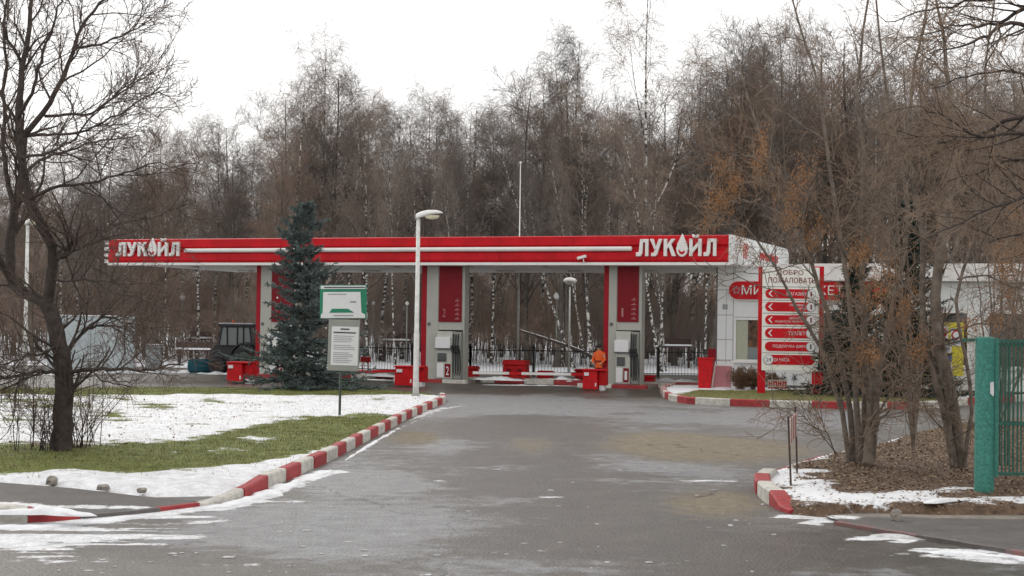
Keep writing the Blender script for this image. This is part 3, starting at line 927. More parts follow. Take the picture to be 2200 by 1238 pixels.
# loose clumps of slush on the road
g0 = random.Random(5)
mb = MB()
for k in range(90):
    if k < 50:
        u, v = g0.uniform(-20, 800), g0.uniform(1090, 1236)
    elif k < 120:
        u, v = g0.uniform(900, 1700), g0.uniform(1000, 1230)
    else:
        u, v = g0.uniform(1640, 2190), g0.uniform(1105, 1215)
    p = G(u, v)
    r = g0.uniform(0.006, 0.02) * g0.choice([1, 1, 1.8])
    mb.lathe([(r, -0.005), (r * 0.85, r * 0.22), (r * 0.4, r * 0.34)], snow_dirty, n=7, c=(p.x, p.y, 0.004), sx=g0.uniform(0.8, 3.2), sy=g0.uniform(0.6, 1.6))
o = mb.build('slush_clumps', smooth=True)
o['kind'] = 'stuff'
# ------------------------------------------------------------------ fuel canopy (its own axes: x along the front, y into depth)
ZC = 4.45
cR = G(1568, 567.5, ZC)
cL = G(237, 568.0, ZC)
ex = (cR - cL)
CLEN = ex.length
ex.normalize()
CANG = math.atan2(ex.y, ex.x)
ey = Vector((-ex.y, ex.x, 0))
CO = Vector((cR.x, cR.y, 0))
def lx(u, y, v=700):
    """x in canopy axes of the upright seen at photo column u on the line y"""
    d = ray(u, v)
    P = CO + ey * y
    # P + x*ex = t*d
    det = ex.x * (-d.y) - ex.y * (-d.x)
    x = ((-P.x) * (-d.y) - (-P.y) * (-d.x)) / det
    return x
def lz(u, v, y):
    x = lx(u, y, v)
    P = CO + ey * y + ex * x
    return AT(u, v, P.y).z
def loc(x, y, z=0.0):
    return CO + ex * x + ey * y + Vector((0, 0, z))
CD = 9.8
FH = lz(1568, 505, 0) - ZC
print('canopy', CLEN, math.degrees(CANG), CO, FH)

canopy = thing('fuel_canopy', 'long red and white flat fuel station canopy on three pump columns', 'canopy', CO, CANG)
L = CLEN
# roof slab with soffit
box('roof_slab', -L + 0.06, -0.06, 0.1, CD - 0.1, ZC + 0.06, ZC + 0.55, soffit, canopy)
mb = MB()
k = 0
x = -L + 0.12
while x < -0.2:                      # soffit boards
    mb.box(x, min(x + 0.98, -0.14), 0.14, CD - 0.14, ZC + 0.02, ZC + 0.05, soffit)
    x += 1.0
mb.build('soffit', canopy)
# front fascia: sloped upper and lower red mouldings
prof = [(0.0, 0.0), (-0.10, 0.02), (-0.16, 0.10), (-0.16, FH * 0.36), (-0.06, FH * 0.47), (-0.06, FH * 0.58), (-0.13, FH * 0.66), (-0.13, FH * 0.97), (-0.06, FH), (0.08, FH), (0.08, 0.0)]
mb = MB()
mb.prism([(p[0], ZC + 0.06 + p[1] * (FH - 0.06) / FH) for p in prof], -L, 0.0, red, axis='x')
fas = mb.build('fascia', canopy)
mb = MB()                             # joints of the fascia panels
nj = 9
for i in range(1, nj):
    xx = -L + L * i / nj
    mb.box(xx - 0.006, xx + 0.006, -0.164, -0.10, ZC + 0.10, ZC + 0.06 + FH * 0.36, red_d)
    mb.box(xx - 0.006, xx + 0.006, -0.134, -0.08, ZC + 0.06 + FH * 0.64, ZC + FH * 0.95, red_d)
mb.build('fascia_joint', fas)
box('fascia_trim', -L - 0.02, 0.0, -0.20, 0.1, ZC - 0.05, ZC + 0.055, trim_white, canopy, bevel=0.01)
x0, x1 = lx(396, -0.2, 540), lx(1357, -0.2, 535)
zs = ZC + FH * 0.53
mb = MB()
mb.tube([(x0, -0.17, zs), (x0 + 0.04, -0.17, zs), (x1 - 0.04, -0.17, zs), (x1, -0.17, zs)], [0.06, 0.085, 0.085, 0.06], white, n=12)
mb.build('light_tube', canopy, smooth=True)
# lettering, right and left, with the drop for the O
def logo(u0, u1, v0, v1, nm='lettering'):
    X0, X1 = lx(u0, -0.2, v1), lx(u1, -0.2, v1)
    Z0, Z1 = lz(u0, v1, -0.2), lz(u0, v0, -0.2)
    W = X1 - X0
    H = Z1 - Z0
    # own heavy italic-free letters: L U K (drop) J L
    mb = MB()
    def stroke(pts, m=white):
        mb.prism([(X0 + a * W, Z0 + b * H) for a, b in pts], -0.26, -0.15, m, axis='y')
    def Lch(a):
        stroke([(a - .012, .0), (a - .012, .22), (a + .022, .24), (a + .038, 1), (a + .075, 1), (a + .068, .18), (a + .045, 0)])
        stroke([(a + .038, 1), (a + .142, 1), (a + .142, .80), (a + .070, .80)])
        stroke([(a + .102, 0), (a + .142, 0), (a + .142, .80), (a + .102, .80)])
    Lch(.012)
    # U-like letter
    stroke([(.172, 1), (.216, 1), (.248, .52), (.266, .34), (.236, .34), (.226, .42)])
    stroke([(.282, 1), (.325, 1), (.262, .08), (.242, 0), (.190, 0), (.190, .20), (.222, .20)])
    # K
    stroke([(.345, 0), (.386, 0), (.386, 1), (.345, 1)])
    stroke([(.386, .42), (.386, .66), (.438, 1), (.488, 1), (.412, .54)])
    stroke([(.404, .58), (.435, .70), (.497, 0), (.448, 0)])
    # drop
    c, w_ = .572, .072
    stroke([(c, 1.30), (c + .028, 1.0), (c + w_ * .8, .72), (c + w_, .42), (c + w_ * .8, .14), (c + w_ * .4, 0), (c, -.04), (c - w_ * .4, 0), (c - w_ * .8, .14), (c - w_, .42), (c - w_ * .8, .72), (c - .028, 1.0)])
    # short I with breve
    stroke([(.660, 0), (.700, 0), (.700, 1), (.660, 1)])
    stroke([(.770, 0), (.810, 0), (.810, 1), (.770, 1)])
    stroke([(.700, .18), (.700, .46), (.770, .84), (.770, .56)])
    stroke([(.690, 1.26), (.712, 1.26), (.722, 1.18), (.748, 1.18), (.758, 1.26), (.780, 1.26), (.768, 1.08), (.735, 1.04), (.702, 1.08)])
    Lch(.848)
    o = mb.build(nm, canopy, bevel=0.012)
    # red crescent inside the drop
    m2 = MB()
    pts = []
    for i in range(9):
        a = math.radians(200 + 130 * i / 8)
        pts.append((X0 + (c + w_ * .62 * math.cos(a)) * W, Z0 + (.44 + .34 * math.sin(a)) * H))
    for i in range(8, -1, -1):
        a = math.radians(200 + 130 * i / 8)
        pts.append((X0 + (c + w_ * .44 * math.cos(a)) * W, Z0 + (.47 + .22 * math.sin(a)) * H))
    m2.prism(pts, -0.268, -0.255, red)
    m2.build('drop_mark', o)
    return o
logo(1367, 1541, 514, 551)
logo(250, 387, 521, 551)
# end fascias: white panels with red marks on the right, small white stubs on the left
mb = MB()
mb.prism([(0.0, ZC - 0.05), (0.14, ZC + 0.0), (0.17, ZC + 0.2), (0.17, ZC + FH * 0.8), (0.10, ZC + FH), (0.0, ZC + FH)], -0.2, CD, white_panel, axis='y')
# (outline is x,z extruded over y)
endp = mb.build('end_fascia', canopy)
mb = MB()
for i in range(1, 7):
    yy = CD * i / 7
    mb.box(0.14, 0.174, yy - 0.008, yy + 0.008, ZC + 0.02, ZC + FH * 0.8, joint)
mb.build('panel_joint', endp)
def end_text(body, y0, y1, z0, z1, m):
    o = text('lettering', body, 0, y1 - y0, z0, z1, 0, m, canopy, depth=0.03)
    o.location = (0.175, y0, 0)
    o.rotation_euler = (0, 0, R(90))
    return o
end_text('ЛУКОЙЛ', 4.0, 7.4, ZC + FH * .32, ZC + FH * .66, red)
mb = MB()
for i in range(3):
    y0 = 1.35 + i * 0.25
    pts = [(y0 + 0.03, ZC + .26), (y0 + 0.13, ZC + .26), (y0 + 0.11, ZC + .44), (y0 + 0.15, ZC + .60), (y0 + 0.12, ZC + .80), (y0 + 0.02, ZC + .82), (y0 + 0.05, ZC + .60), (y0 + 0.01, ZC + .44)]
    mb.prism(pts, 0.17, 0.185, red, axis='x')
mb.build('wave_mark', canopy)
mb = MB()
for i in range(4):
    z0 = ZC + 0.05 + i * FH * 0.25
    mb.box(-L - 0.22, -L, -0.12, 0.25, z0, z0 + 0.14, trim_white)
mb.build('end_bracket', canopy, bevel=0.01)
box('back_fascia', -L, 0.0, CD - 0.08, CD, ZC + 0.03, ZC + FH, trim_white, canopy)
box('side_fascia', -L, -L + 0.1, 0.1, CD - 0.083, ZC + 0.028, ZC + FH * 0.98, trim_white, canopy)
# soffit lamps
mb0 = None
for i in range(8):
    for yy in (2.5, 7.0):
        xx = -L + 2.2 + i * (L - 4) / 7
        o = box('soffit_lamp', xx - 0.3, xx + 0.3, yy - 0.3, yy + 0.3, ZC - 0.06, ZC + 0.015, trim_white, canopy, bevel=0.01)

# pump columns
Y0C = 0.55
cols = [(1297, 1308, 1325, 1373, 1380, '1'), (905, 917, 942, 993, 999, '2'), (550, 560, 583, 632, 640, '3')]
for (a, b, c, d, e, digit) in cols:
    xa, xb, xc, xd, xe = [lx(q, Y0C, 640) for q in (a, b, c, d, e)]
    xe = xd + 0.10
    col = box('column', xb, xe, Y0C, Y0C + 0.16, 0.12, ZC + 0.02, grey_col, canopy)
    # body: left leg, head board, recess behind the dispenser
    bpy.data.objects.remove(col)
    z_p0 = lz((c + d) / 2, 692, Y0C)
    mb = MB()
    mb.box(xb, xc, Y0C, Y0C + 0.45, 0.12, ZC + 0.02, grey_col)
    mb.box(xc + 0.003, xe, Y0C + 0.01, Y0C + 0.45, z_p0 - 0.30, ZC + 0.019, grey_col)
    mb.box(xc + 0.003, xe, Y0C + 0.40, Y0C + 0.45, 0.12, z_p0 - 0.302, grey_board)
    mb.box(xe - 0.05, xe + 0.01, Y0C + 0.005, Y0C + 0.40, 0.12, z_p0 - 0.302, grey_col)
    col = mb.build('column', canopy, bevel=0.006)
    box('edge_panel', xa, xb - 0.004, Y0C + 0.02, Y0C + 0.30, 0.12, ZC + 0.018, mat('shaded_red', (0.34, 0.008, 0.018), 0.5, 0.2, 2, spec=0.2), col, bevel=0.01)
    hp = box('head_panel', xc + 0.03, xd - 0.01, Y0C - 0.03, Y0C + 0.006, z_p0, ZC - 0.06, red_d, col, bevel=0.006)
    text('numeral', digit, xc + 0.20, xc + (0.32 if digit != '1' else 0.27), z_p0 + 0.18, z_p0 + 0.50, Y0C - 0.033, pink, hp, depth=0.01)
    mb = MB()
    for i in range(5):
        z = z_p0 + 0.10 + i * 0.17
        mb.box(xd - 0.27, xd - 0.10, Y0C - 0.04, Y0C - 0.031, z, z + 0.035, pink)
        mb.box(xd - 0.19, xd - 0.16, Y0C - 0.04, Y0C - 0.031, z + 0.04, z + 0.10, pink)
    mb.build('grade_mark', hp)
    box('wall_socket', xb + 0.06, xb + 0.16, Y0C - 0.03, Y0C, z_p0 - 0.14, z_p0 - 0.03, joint, col)
    # island under the column
    # dispenser
    xm0, xm1 = xc + 0.06, xe - 0.06
    ztop = lz((c + d) / 2, 712, Y0C)
    lab = {'1': 'grey fuel dispenser marked 1, beside the worker in orange', '2': 'grey fuel dispenser marked 2, just right of the tall lamp post', '3': 'grey fuel dispenser hidden behind the blue spruce'}[digit]
    DW = xm1 - xm0
    dsp = thing('fuel_dispenser', lab, 'fuel dispenser', loc(xm0, Y0C - 0.22, 0.0), CANG, 'fuel dispensers under the canopy')
    mb = MB()
    mb.box(0.0, DW * 0.66, 0.0, 0.5, 0.16, ztop, disp_mat)
    mb.box(-0.04, DW * 0.60, -0.08, -0.002, 1.30, 1.72, paper)
    mb.box(-0.06, DW * 0.66, -0.10, -0.004, 1.26, 1.297, joint)
    mb.build('housing', dsp, bevel=0.015)
    box('plinth', -0.05, DW + 0.02, -0.06, 0.55, 0.02, 0.158, joint, dsp)
    box('hose_bay', DW * 0.665, DW, 0.06, 0.5, 0.162, ztop - 0.02, grey_board, dsp, bevel=0.01)
    box('display', 0.04, DW * 0.42, -0.03, -0.002, 0.80, 1.12, glass, dsp, bevel=0.006)
    box('side_door', 0.02, DW * 0.3, -0.012, -0.001, 0.22, 0.74, paper, dsp)
    p = box('number_plate', DW * 0.36, DW * 0.60, -0.016, -0.001, 0.22, 0.72, red_d, dsp)
    text('numeral', digit, DW * 0.42, DW * 0.54, 0.30, 0.62, -0.018, paper, p, depth=0.006)
    for i in range(3):
        hx = DW * (0.70 + 0.10 * i)
        mb = MB()
        pts = [(hx, 0.04, ztop - 0.1), (hx, -0.01, ztop - 0.5), (hx + 0.01, -0.03, 1.1), (hx + 0.05, -0.08, 0.45), (hx + 0.12, -0.1, 0.28), (hx + 0.14, -0.04, 0.5), (hx + 0.1, 0.0, 1.0), (hx + 0.06, 0.02, 1.25)]
        mb.tube(pts, 0.022, dark, n=6)
        hs = mb.build('hose', dsp, smooth=True)
        m2 = MB()
        m2.box(hx - 0.03, hx + 0.05, -0.10, 0.02, 1.15, 1.42, dark)
        m2.box(hx - 0.02, hx + 0.04, -0.18, -0.10, 1.30, 1.40, dark, tx=0.01)
        m2.build('nozzle', hs, bevel=0.01)

# low pump islands and their kerbs
def island(u0, u1, y0, y1, h, label, alt=True):
    x0, x1 = lx(u0, y0, 820), lx(u1, y0, 820)
    mb = MB()
    n = max(1, int((x1 - x0) / 1.0))
    for i in range(n):
        a, b = x0 + (x1 - x0) * i / n, x0 + (x1 - x0) * (i + 1) / n - 0.012
        mb.box(a, b, y0, y0 + 0.16, -0.03, h, kerb_red if i % 2 else kerb_white)
        mb.box(a, b, y1 - 0.16, y1, -0.03, h, kerb_red if i % 2 else kerb_white)
    mb.box(x0, x1, y0 + 0.163, y1 - 0.163, -0.03, h - 0.01, concrete)
    o = mb.build('pump_island', bevel=0.015)
    o.location = CO
    o.rotation_euler = (0, 0, CANG)
    o['kind'] = 'structure'
    return o
island(1240, 1390, 0.1, 1.6, 0.14, '')
island(845, 1003, 0.1, 1.6, 0.14, '')
island(500, 660, 0.1, 1.6, 0.14, '')
island(1000, 1255, 1.6, 2.5, 0.19, '')
island(1376, 1505, 1.9, 3.0, 0.18, '')
island(650, 860, 2.6, 3.4, 0.14, '')
def ridge_local(u0, v0, u1, v1, wd, ht, h0, seed, m=None):
    snow_ridge([(u0, v0), ((u0 + u1) / 2, (v0 + v1) / 2), (u1, v1)], wd, ht, h0=h0, seed=seed, m=m)
ridge_local(1015, 815, 1130, 818, 0.5, 0.14, 0.14, 21)
ridge_local(1160, 817, 1250, 820, 0.5, 0.16, 0.14, 22)
ridge_local(1030, 827, 1250, 830, 0.25, 0.04, 0.0, 23)
ridge_local(1395, 819, 1505, 822, 1.0, 0.16, 0.16, 24)
ridge_local(1405, 829, 1500, 831, 0.5, 0.10, 0.0, 25)
ridge_local(770, 806, 870, 811, 0.5, 0.12, 0.10, 26)
ridge_local(770, 816, 850, 818, 0.4, 0.07, 0.0, 27)
ridge_local(540, 806, 420, 803, 0.8, 0.12, 0.0, 28)
ridge_local(1190, 806, 1215, 807, 0.4, 0.22, 0.1, 29)

# barrier units: red plastic box with a lowered boom
def barrier(u0, u1, vt, vb, label, ub=None, vb_boom=None, boom_mats=None):
    base = G((u0 + u1) / 2, vb, 0.0)
    sc = FPX / base.y
    W = (u1 - u0) / sc
    H = (vb - vt) / sc
    t = thing('barrier_box', label, 'barrier', base, CANG * 0.6, 'red barrier boxes beside the pump islands')
    mb = MB()
    mb.box(-W / 2, W * 0.16, -0.3, 0.25, 0.04, H, red_box, tx=0.012, ty=0.012)
    mb.box(-W / 2 - 0.02, W * 0.5 + 0.02, -0.32, 0.29, H + 0.003, H + 0.06, red_box)
    mb.build('housing', t, bevel=0.02)
    box('rear_housing', W * 0.165, W * 0.5, -0.12, 0.4, 0.18, H, red_box, t, bevel=0.02)
    box('foot', W * 0.20, W * 0.42, -0.10, 0.3, 0.0, 0.178, paper, t, bevel=0.01)
    box('sticker', -W * 0.42, -W * 0.22, -0.335, -0.30, H * 0.76, H * 0.92, paper, t)
    box('sticker', W * 0.06, W * 0.11, -0.312, -0.295, H * 0.22, H * 0.40, paper, t)
    if ub is not None:
        e = AT(ub, vb_boom, base.y - (u0 - ub) / sc * math.tan(CANG) * 0.9)
        Minv = (Matrix.Translation(base) @ Matrix.Rotation(CANG * 0.6, 4, 'Z')).inverted()
        e = Minv @ e
        st = Vector((-W / 2 - 0.02, 0.05, H * 0.80))
        n = len(boom_mats)
        mb = MB()
        for i, mm in enumerate(boom_mats):
            a, b = st.lerp(e, i / n), st.lerp(e, (i + 1) / n - 0.0005)
            dv = Vector((0, 0, 0.045))
            dy = Vector((0, 0.03, 0))
            vs = [a - dv - dy, a + dv - dy, a + dv + dy, a - dv + dy, b - dv - dy, b + dv - dy, b + dv + dy, b - dv + dy]
            mb.add(vs, [(0, 1, 2, 3), (7, 6, 5, 4), (0, 4, 5, 1), (1, 5, 6, 2), (2, 6, 7, 3), (3, 7, 4, 0)], mm)
        mb.build('boom', t)
    return t
barrier(1254, 1303, 797, 839, 'red barrier box with white boom, in front of the worker in orange', 1016, 801, [red_box, white, white, white, white, red_box, white, white, white])
barrier(851, 914, 790, 831, 'red barrier box with thin red boom, behind the tall lamp post', 768, 798, [red_box, red_box, red_box])
barrier(492, 545, 781, 824, 'red barrier box near the blue tractor blade', None, None, None)

def red_tank(u0, u1, vt, vb, label, slots=0, dz=0.0, depth=0.5):
    base = G((u0 + u1) / 2, vb, dz)
    sc = FPX / base.y
    W, H = (u1 - u0) / sc, (vb - vt) / sc
    t = thing('barrier_block', label, 'barrier block', base, CANG, 'red plastic blocks between the pump islands')
    mb = MB()
    mb.box(-W / 2, W / 2, 0, depth, 0, H * 0.78, red_box, tx=0.03, ty=0.05)
    mb.box(-W / 2 - 0.01, W / 2 + 0.01, -0.02, depth + 0.02, H * 0.783, H, red_box, tx=0.04, ty=0.06)
    b = mb.build('shell', t, bevel=0.02)
    for i in range(slots):
        xx = -W / 2 + W * (0.28 + 0.44 * i)
        box('slot', xx - W * 0.09, xx + W * 0.09, 0.005, 0.06, H * 0.30, H * 0.62, red_d, t)
    return t
red_tank(1076, 1131, 774, 822, 'large red block with two slots, at the foot of the white flagpole', 2)
red_tank(1151, 1183, 797, 821, 'small red block right of the flagpole, behind the white boom')
red_tank(997, 1022, 787, 817, 'small red block against the right side of the dispenser marked 2')
red_tank(1232, 1262, 793, 816, 'small low red block left of the worker in orange')
red_tank(1376, 1403, 807, 830, 'faded low red block right of the dispenser marked 1', 1)
# red folding stand at far left of the park fence
t = thing('red_stand', 'small red and white metal stand right of the grey notice board', 'stand', G(783, 800, 0), CANG)
mb = MB()
mb.box(-0.22, 0.22, 0, 0.2, 0.45, 0.68, red_box)
mb.build('top_plate', t, bevel=0.02)
mb = MB()
for s in (-1, 1):
    mb.tube([(s * 0.12, 0.1, 0.45), (s * 0.16, 0.1, 0.0)], 0.025, red, n=6)
mb.box(-0.24, 0.24, 0.05, 0.13, 0.26, 0.31, white)
mb.build('leg_frame', t)

# cameras on the fascia
def cctv(u, v, flip, label):
    x = lx(u, -0.3, v)
    z = lz(u, v, -0.3)
    t = thing('security_camera', label, 'camera', loc(x, -0.30, z), CANG, 'security cameras on the canopy')
    mb = MB()
    mb.box(-0.17, 0.17, -0.06, 0.06, -0.05, 0.05, white)
    o = mb.build('housing', t, bevel=0.015)
    o.rotation_euler = (0, R(14 * flip), 0)
    mb = MB()
    mb.tube([(0.06, 0, -0.05), (0.07, 0.0, -0.16), (0.07, 0.16, -0.18)], 0.02, white, n=6)
    mb.build('bracket', t)
    mb = MB()
    mb.tube([(-0.171, 0, 0), (-0.176, 0, 0)], 0.035, black, n=10)
    l = mb.build('lens', o)
    return t
cctv(1250, 553, -1, 'white security camera on the canopy edge above the worker in orange')

# ------------------------------------------------------------------ station shop
YB = 1.7
bx0 = lx(1541, YB, 700)
BW, BD, BH = 17.5, 7.0, 4.42
shop = thing('station_shop', 'white clad single storey fuel station shop with red sign', 'building', loc(bx0, YB), CANG)
wx = lambda u, v=700: lx(u, YB, v) - bx0
wz = lambda u, v: lz(u, v, YB)
w0, w1 = wx(1578), wx(1578) + 2.3
z0w, z1w = wz(1600, 776), wz(1600, 684)
mb = MB()
mb.box(0, w0, 0, BD, 0.1, BH, white_panel)
mb.box(w0, w1, 0, 0.25, 0.1, z0w, white_panel)
mb.box(w0, w1, 0, 0.25, z1w, BH, white_panel)
d0 = w1 + 0.6
mb.box(w1, d0, 0, BD, 0.1, BH, white_panel)
# further bays right: window strip
bays = [(d0, d0 + 1.9, 0.12, 2.9), (d0 + 2.5, d0 + 5.2, 1.0, 2.9), (d0 + 5.8, d0 + 8.5, 1.0, 2.9), (d0 + 9.1, d0 + 11.4, 1.0, 2.9)]
last = d0
for (a, b, za, zb) in bays:
    if a > last: mb.box(last, a, 0, 0.25, 0.1, BH, white_panel)
    mb.box(a, b, 0, 0.25, zb, BH, white_panel)
    if za > 0.2: mb.box(a, b, 0, 0.25, 0.1, za, white_panel)
    last = b
mb.box(last, BW, 0, 0.25, 0.1, BH, white_panel)
mb.box(BW - 0.25, BW, 0.25, BD, 0.1, BH, white_panel)
mb.box(d0, BW - 0.25, BD - 0.25, BD, 0.1, BH, white_panel)
mb.box(w0, d0, BD - 0.25, BD, 0.1, BH, white_panel)
wall = mb.build('wall', shop)
mb = MB()
jx = wx(1575)
for z in (wz(1560, 623), wz(1560, 677), wz(1560, 730)):
    mb.box(0.0, jx, -0.004, 0.0, z - 0.008, z + 0.008, joint)
mb.box(jx - 0.008, jx + 0.008, -0.004, 0, 0.1, BH, joint)
mb.box(jx * 0.55, jx * 0.55 + 0.01, -0.004, 0, 0.1, wz(1560, 623), joint)
for i in range(1, 14):
    xx = w0 + i * 1.15
    mb.box(xx, xx + 0.012, -0.004, 0, z1w + 0.05, BH, joint)
mb.box(w0, BW, -0.004, 0, z1w + 0.03, z1w + 0.045, joint)
mb.box(0, BW, -0.005, 0, 0.1, 0.22, joint)
mb.build('panel_joint', wall)
box('inside_floor', 0.3, BW - 0.3, 0.3, BD - 0.3, 0.1, 0.14, grey_board, shop)
mb = MB()
mb.box(0.0, BW + 0.15, -0.05, BD, BH, BH + 0.08, trim_white)
mb.box(wx(1725) , BW + 0.2, -0.28, -0.05, BH - 0.50, BH + 0.10, trim_white)
mb.build('roof', shop, bevel=0.01)
box('corner_strip', -0.05, -0.003, 0.0, 0.3, 0.1, BH - 0.01, joint, shop)
curtain = mat('curtain', (0.42, 0.44, 0.34), 0.8, 0.1, 8)
interior = mat('shop_interior', (0.20, 0.10, 0.05), 0.8, scale=3.5, col2=(0.03, 0.02, 0.02))
def window(a, b, za, zb, first=False):
    mb = MB()
    f = 0.06
    mb.box(a, b, -0.03, 0.08, za, za + f, trim_white)
    mb.box(a, b, -0.03, 0.08, zb - f, zb, trim_white)
    mb.box(a, a + f, -0.03, 0.08, za + f, zb - f, trim_white)
    mb.box(b - f, b, -0.03, 0.08, za + f, zb - f, trim_white)
    mb.box((a + b) / 2 - f / 2, (a + b) / 2 + f / 2, -0.02, 0.07, za + f, zb - f, trim_white)
    wn = mb.build('window', shop)
    box('pane', a + f, b - f, 0.02, 0.03, za + f, zb - f, glass if not first else cab_glass, wn)
    if za > 0.3:
        box('sill', a - 0.05, b + 0.05, -0.12, 0.0, za - 0.06, za - 0.002, trim_white, wn)
    return wn
wn = window(w0, w1, z0w, z1w, True)
# curtain on the left and warm goods seen through the glass
box('curtain', w0 + 0.06, w0 + 0.48, 0.012, 0.018, z0w + 0.06, z1w - 0.06, curtain, wn)
box('goods_display', w0 + 0.50, w1 - 0.06, 0.012, 0.018, z0w + 0.5, z1w - 0.06, interior, wn)
for (a, b, za, zb) in bays[1:]: window(a, b, za, zb)
a, b, za, zb = bays[0]
mb = MB()
mb.box(a, b, 0.02, 0.09, zb - 0.1, zb, trim_white)
mb.box(a, a + 0.08, 0.02, 0.09, za, zb - 0.1, trim_white)
mb.box(b - 0.08, b, 0.02, 0.09, za, zb - 0.1, trim_white)
mb.box((a + b) / 2 - 0.05, (a + b) / 2 + 0.05, 0.02, 0.09, za, zb - 0.1, trim_white)
dr = mb.build('door', shop)
box('pane', a + 0.08, b - 0.08, 0.05, 0.06, za, zb - 0.1, glass, dr)
# red pill sign
p0, p1 = wx(1568, 620), wx(1908, 620)
zp0, zp1 = wz(1580, 643), wz(1580, 605)
mb = MB()
mb.prism(pill(p0 - 0.03, p1 + 0.03, zp0 - 0.05, zp1 + 0.05), -0.10, -0.005, trim_white)
sg = mb.build('shop_sign', shop)
mb = MB()
mb.prism(pill(p0, p1, zp0, zp1), -0.16, -0.102, red)
mb.build('sign_face', sg)
text('lettering', 'МИНИ МАРКЕТ', wx(1596, 625), wx(1596, 625) + 3.6, zp0 + .17, zp0 + .50, -0.165, white, sg, depth=0.03)
mb = MB()
cx, cz = p0 + 0.28, (zp0 + zp1) / 2
for k in range(5):
    a_ = 2 * math.pi * k / 5 + 0.3
    mb.prism(circle(cx + 0.10 * math.cos(a_), cz + 0.10 * math.sin(a_), 0.055, 8), -0.172, -0.161, pink)
mb.build('emblem', sg)
mb = MB()
mb.box(wx(1828, 690), wx(1875, 690), -0.14, -0.006, wz(1850, 697), wz(1850, 680), red)
mb.build('window_sign', shop, bevel=0.01)
mb = MB()
mb.box(wx(1552), wx(1563), -0.012, -0.005, wz(1560, 665), wz(1560, 654), ink_soft)
mb.build('number_plate', shop)

# ------------------------------------------------------------------ welcome board
pb = G(1637, 846, 0.12)
sc = FPX / pb.y
def bxz(u): return (u - 1637) / sc
def bz(v): return (846 - v) / sc
wb = thing('welcome_board', 'tall white board of red arrow bars on two red posts', 'sign board', pb, 0)
for (a, b, vt) in ((1628, 1644, 573), (1745, 1768, 571)):
    box('post', bxz(a), bxz(b), 0.0, 0.14, -0.1, bz(vt), red, wb, bevel=0.012)
X0, X1 = bxz(1635), bxz(1757)
Z0, Z1 = bz(796), bz(574)
bd = box('board', X0, X1, -0.10, -0.004, Z0, Z1, mat('board_cream', (0.82, 0.82, 0.77), 0.45, 0.06, 3), wb, bevel=0.01)
text('lettering', 'ДОБРО', bxz(1664), bxz(1722), bz(592), bz(580), -0.103, red_d, bd, depth=0.008)
text('lettering', 'ПОЖАЛОВАТЬ', bxz(1647), bxz(1748), bz(608), bz(596), -0.103, red_d, bd, depth=0.008)
rows = [(617, 645, ['МАГАЗИН'], 1, 1), (645, 673, ['ТОПЛИВНЫЕ', 'КАРТЫ'], 1, 1), (673, 701, ['АВТОМАСЛА', 'ЖИДКОСТИ, ФИЛЬТРЫ'], 1, 1), (701, 730, ['ТУАЛЕТ'], 1, 1), (730, 758, ['ПОДКАЧКА ШИН'], 0, 1), (758, 787, ['24 ЧАСА'], 0, 2)]
for (va, vb_, lines, arrow, icon) in rows:
    zz0, zz1 = bz(vb_ - 4), bz(va + 4)
    mb = MB()
    mb.prism(pill(bxz(1641), bxz(1748), zz0, zz1), -0.118, -0.102, red)
    bar = mb.build('arrow_bar', bd)
    zc_ = (zz0 + zz1) / 2
    hh = zz1 - zz0
    m2 = MB()
    if arrow:
        xa = bxz(1651)
        m2.prism([(xa - .06, zc_), (xa + .05, zc_ + hh * .34), (xa + .09, zc_ + hh * .34), (xa + .0, zc_), (xa + .09, zc_ - hh * .34), (xa + .05, zc_ - hh * .34)], -0.122, -0.117, paper)
        m2.build('arrow', bar)
    cxx = bxz(1739) if icon == 1 else bxz(1649)
    m3 = MB()
    m3.prism(circle(cxx, zc_, hh * .52), -0.126, -0.1185, ink_soft)
    m3.prism(circle(cxx, zc_, hh * .46), -0.131, -0.1265, paper)
    ic = m3.build('icon_disc', bar)
    m4 = MB()
    if icon == 1:
        m4.box(cxx - hh * .08, cxx + hh * .08, -0.135, -0.1315, zc_ - hh * .26, zc_ + hh * .26, red_d if arrow else ink)
        m4.build('icon', ic)
    else:
        m4 = None
        text('lettering', '24', cxx - hh * .25, cxx + hh * .25, zc_ - hh * .18, zc_ + hh * .18, -0.132, ink, ic, depth=0.004)
    n = len(lines)
    for i, s_ in enumerate(lines):
        th = hh * (.36 if n == 1 else .24)
        zc2 = zc_ + (0 if n == 1 else (hh * .19 if i == 0 else -hh * .19))
        if icon == 2: xa, xb_ = bxz(1661), bxz(1694)
        else:
            wd = len(s_) * th * .80
            xb_ = bxz(1727)
            xa = xb_ - wd
        text('lettering', s_, xa, xb_, zc2 - th / 2, zc2 + th / 2, -0.119, paper, bar, depth=0.006)
mb = MB()
for v in (616, 645, 673, 701, 730, 758):
    mb.box(X0 + 0.01, X1 - 0.01, -0.1035, -0.1005, bz(v) - 0.012, bz(v) + 0.006, joint)
mb.build('panel_seam', bd)

# small red and white plate low behind the welcome board
t = thing('low_plate', 'small white plate with red writing standing low between the red posts', 'sign', G(1670, 842, 0.12), R(-8))
t.scale = (.76, .76, .95)
box('plate', -0.42, 0.42, 0, 0.03, 0.10, 0.42, kerb_white, t)
mb = MB()
for i, (a, b) in enumerate([(-.38, -.22), (-.17, -.02), (.03, .17), (.22, .38)]):
    mb.box(a, a + .045, -0.006, -0.001, .20, .38, red)
    mb.box(b - .045, b, -0.006, -0.001, .20, .38, red)
    mb.box(a + .046, b - .046, -0.006, -0.001, .27 + .05 * (i % 2), .31 + .05 * (i % 2), red)
mb.box(-.40, .40, -0.006, -0.001, .12, .16, red)
mb.build('writing', t)

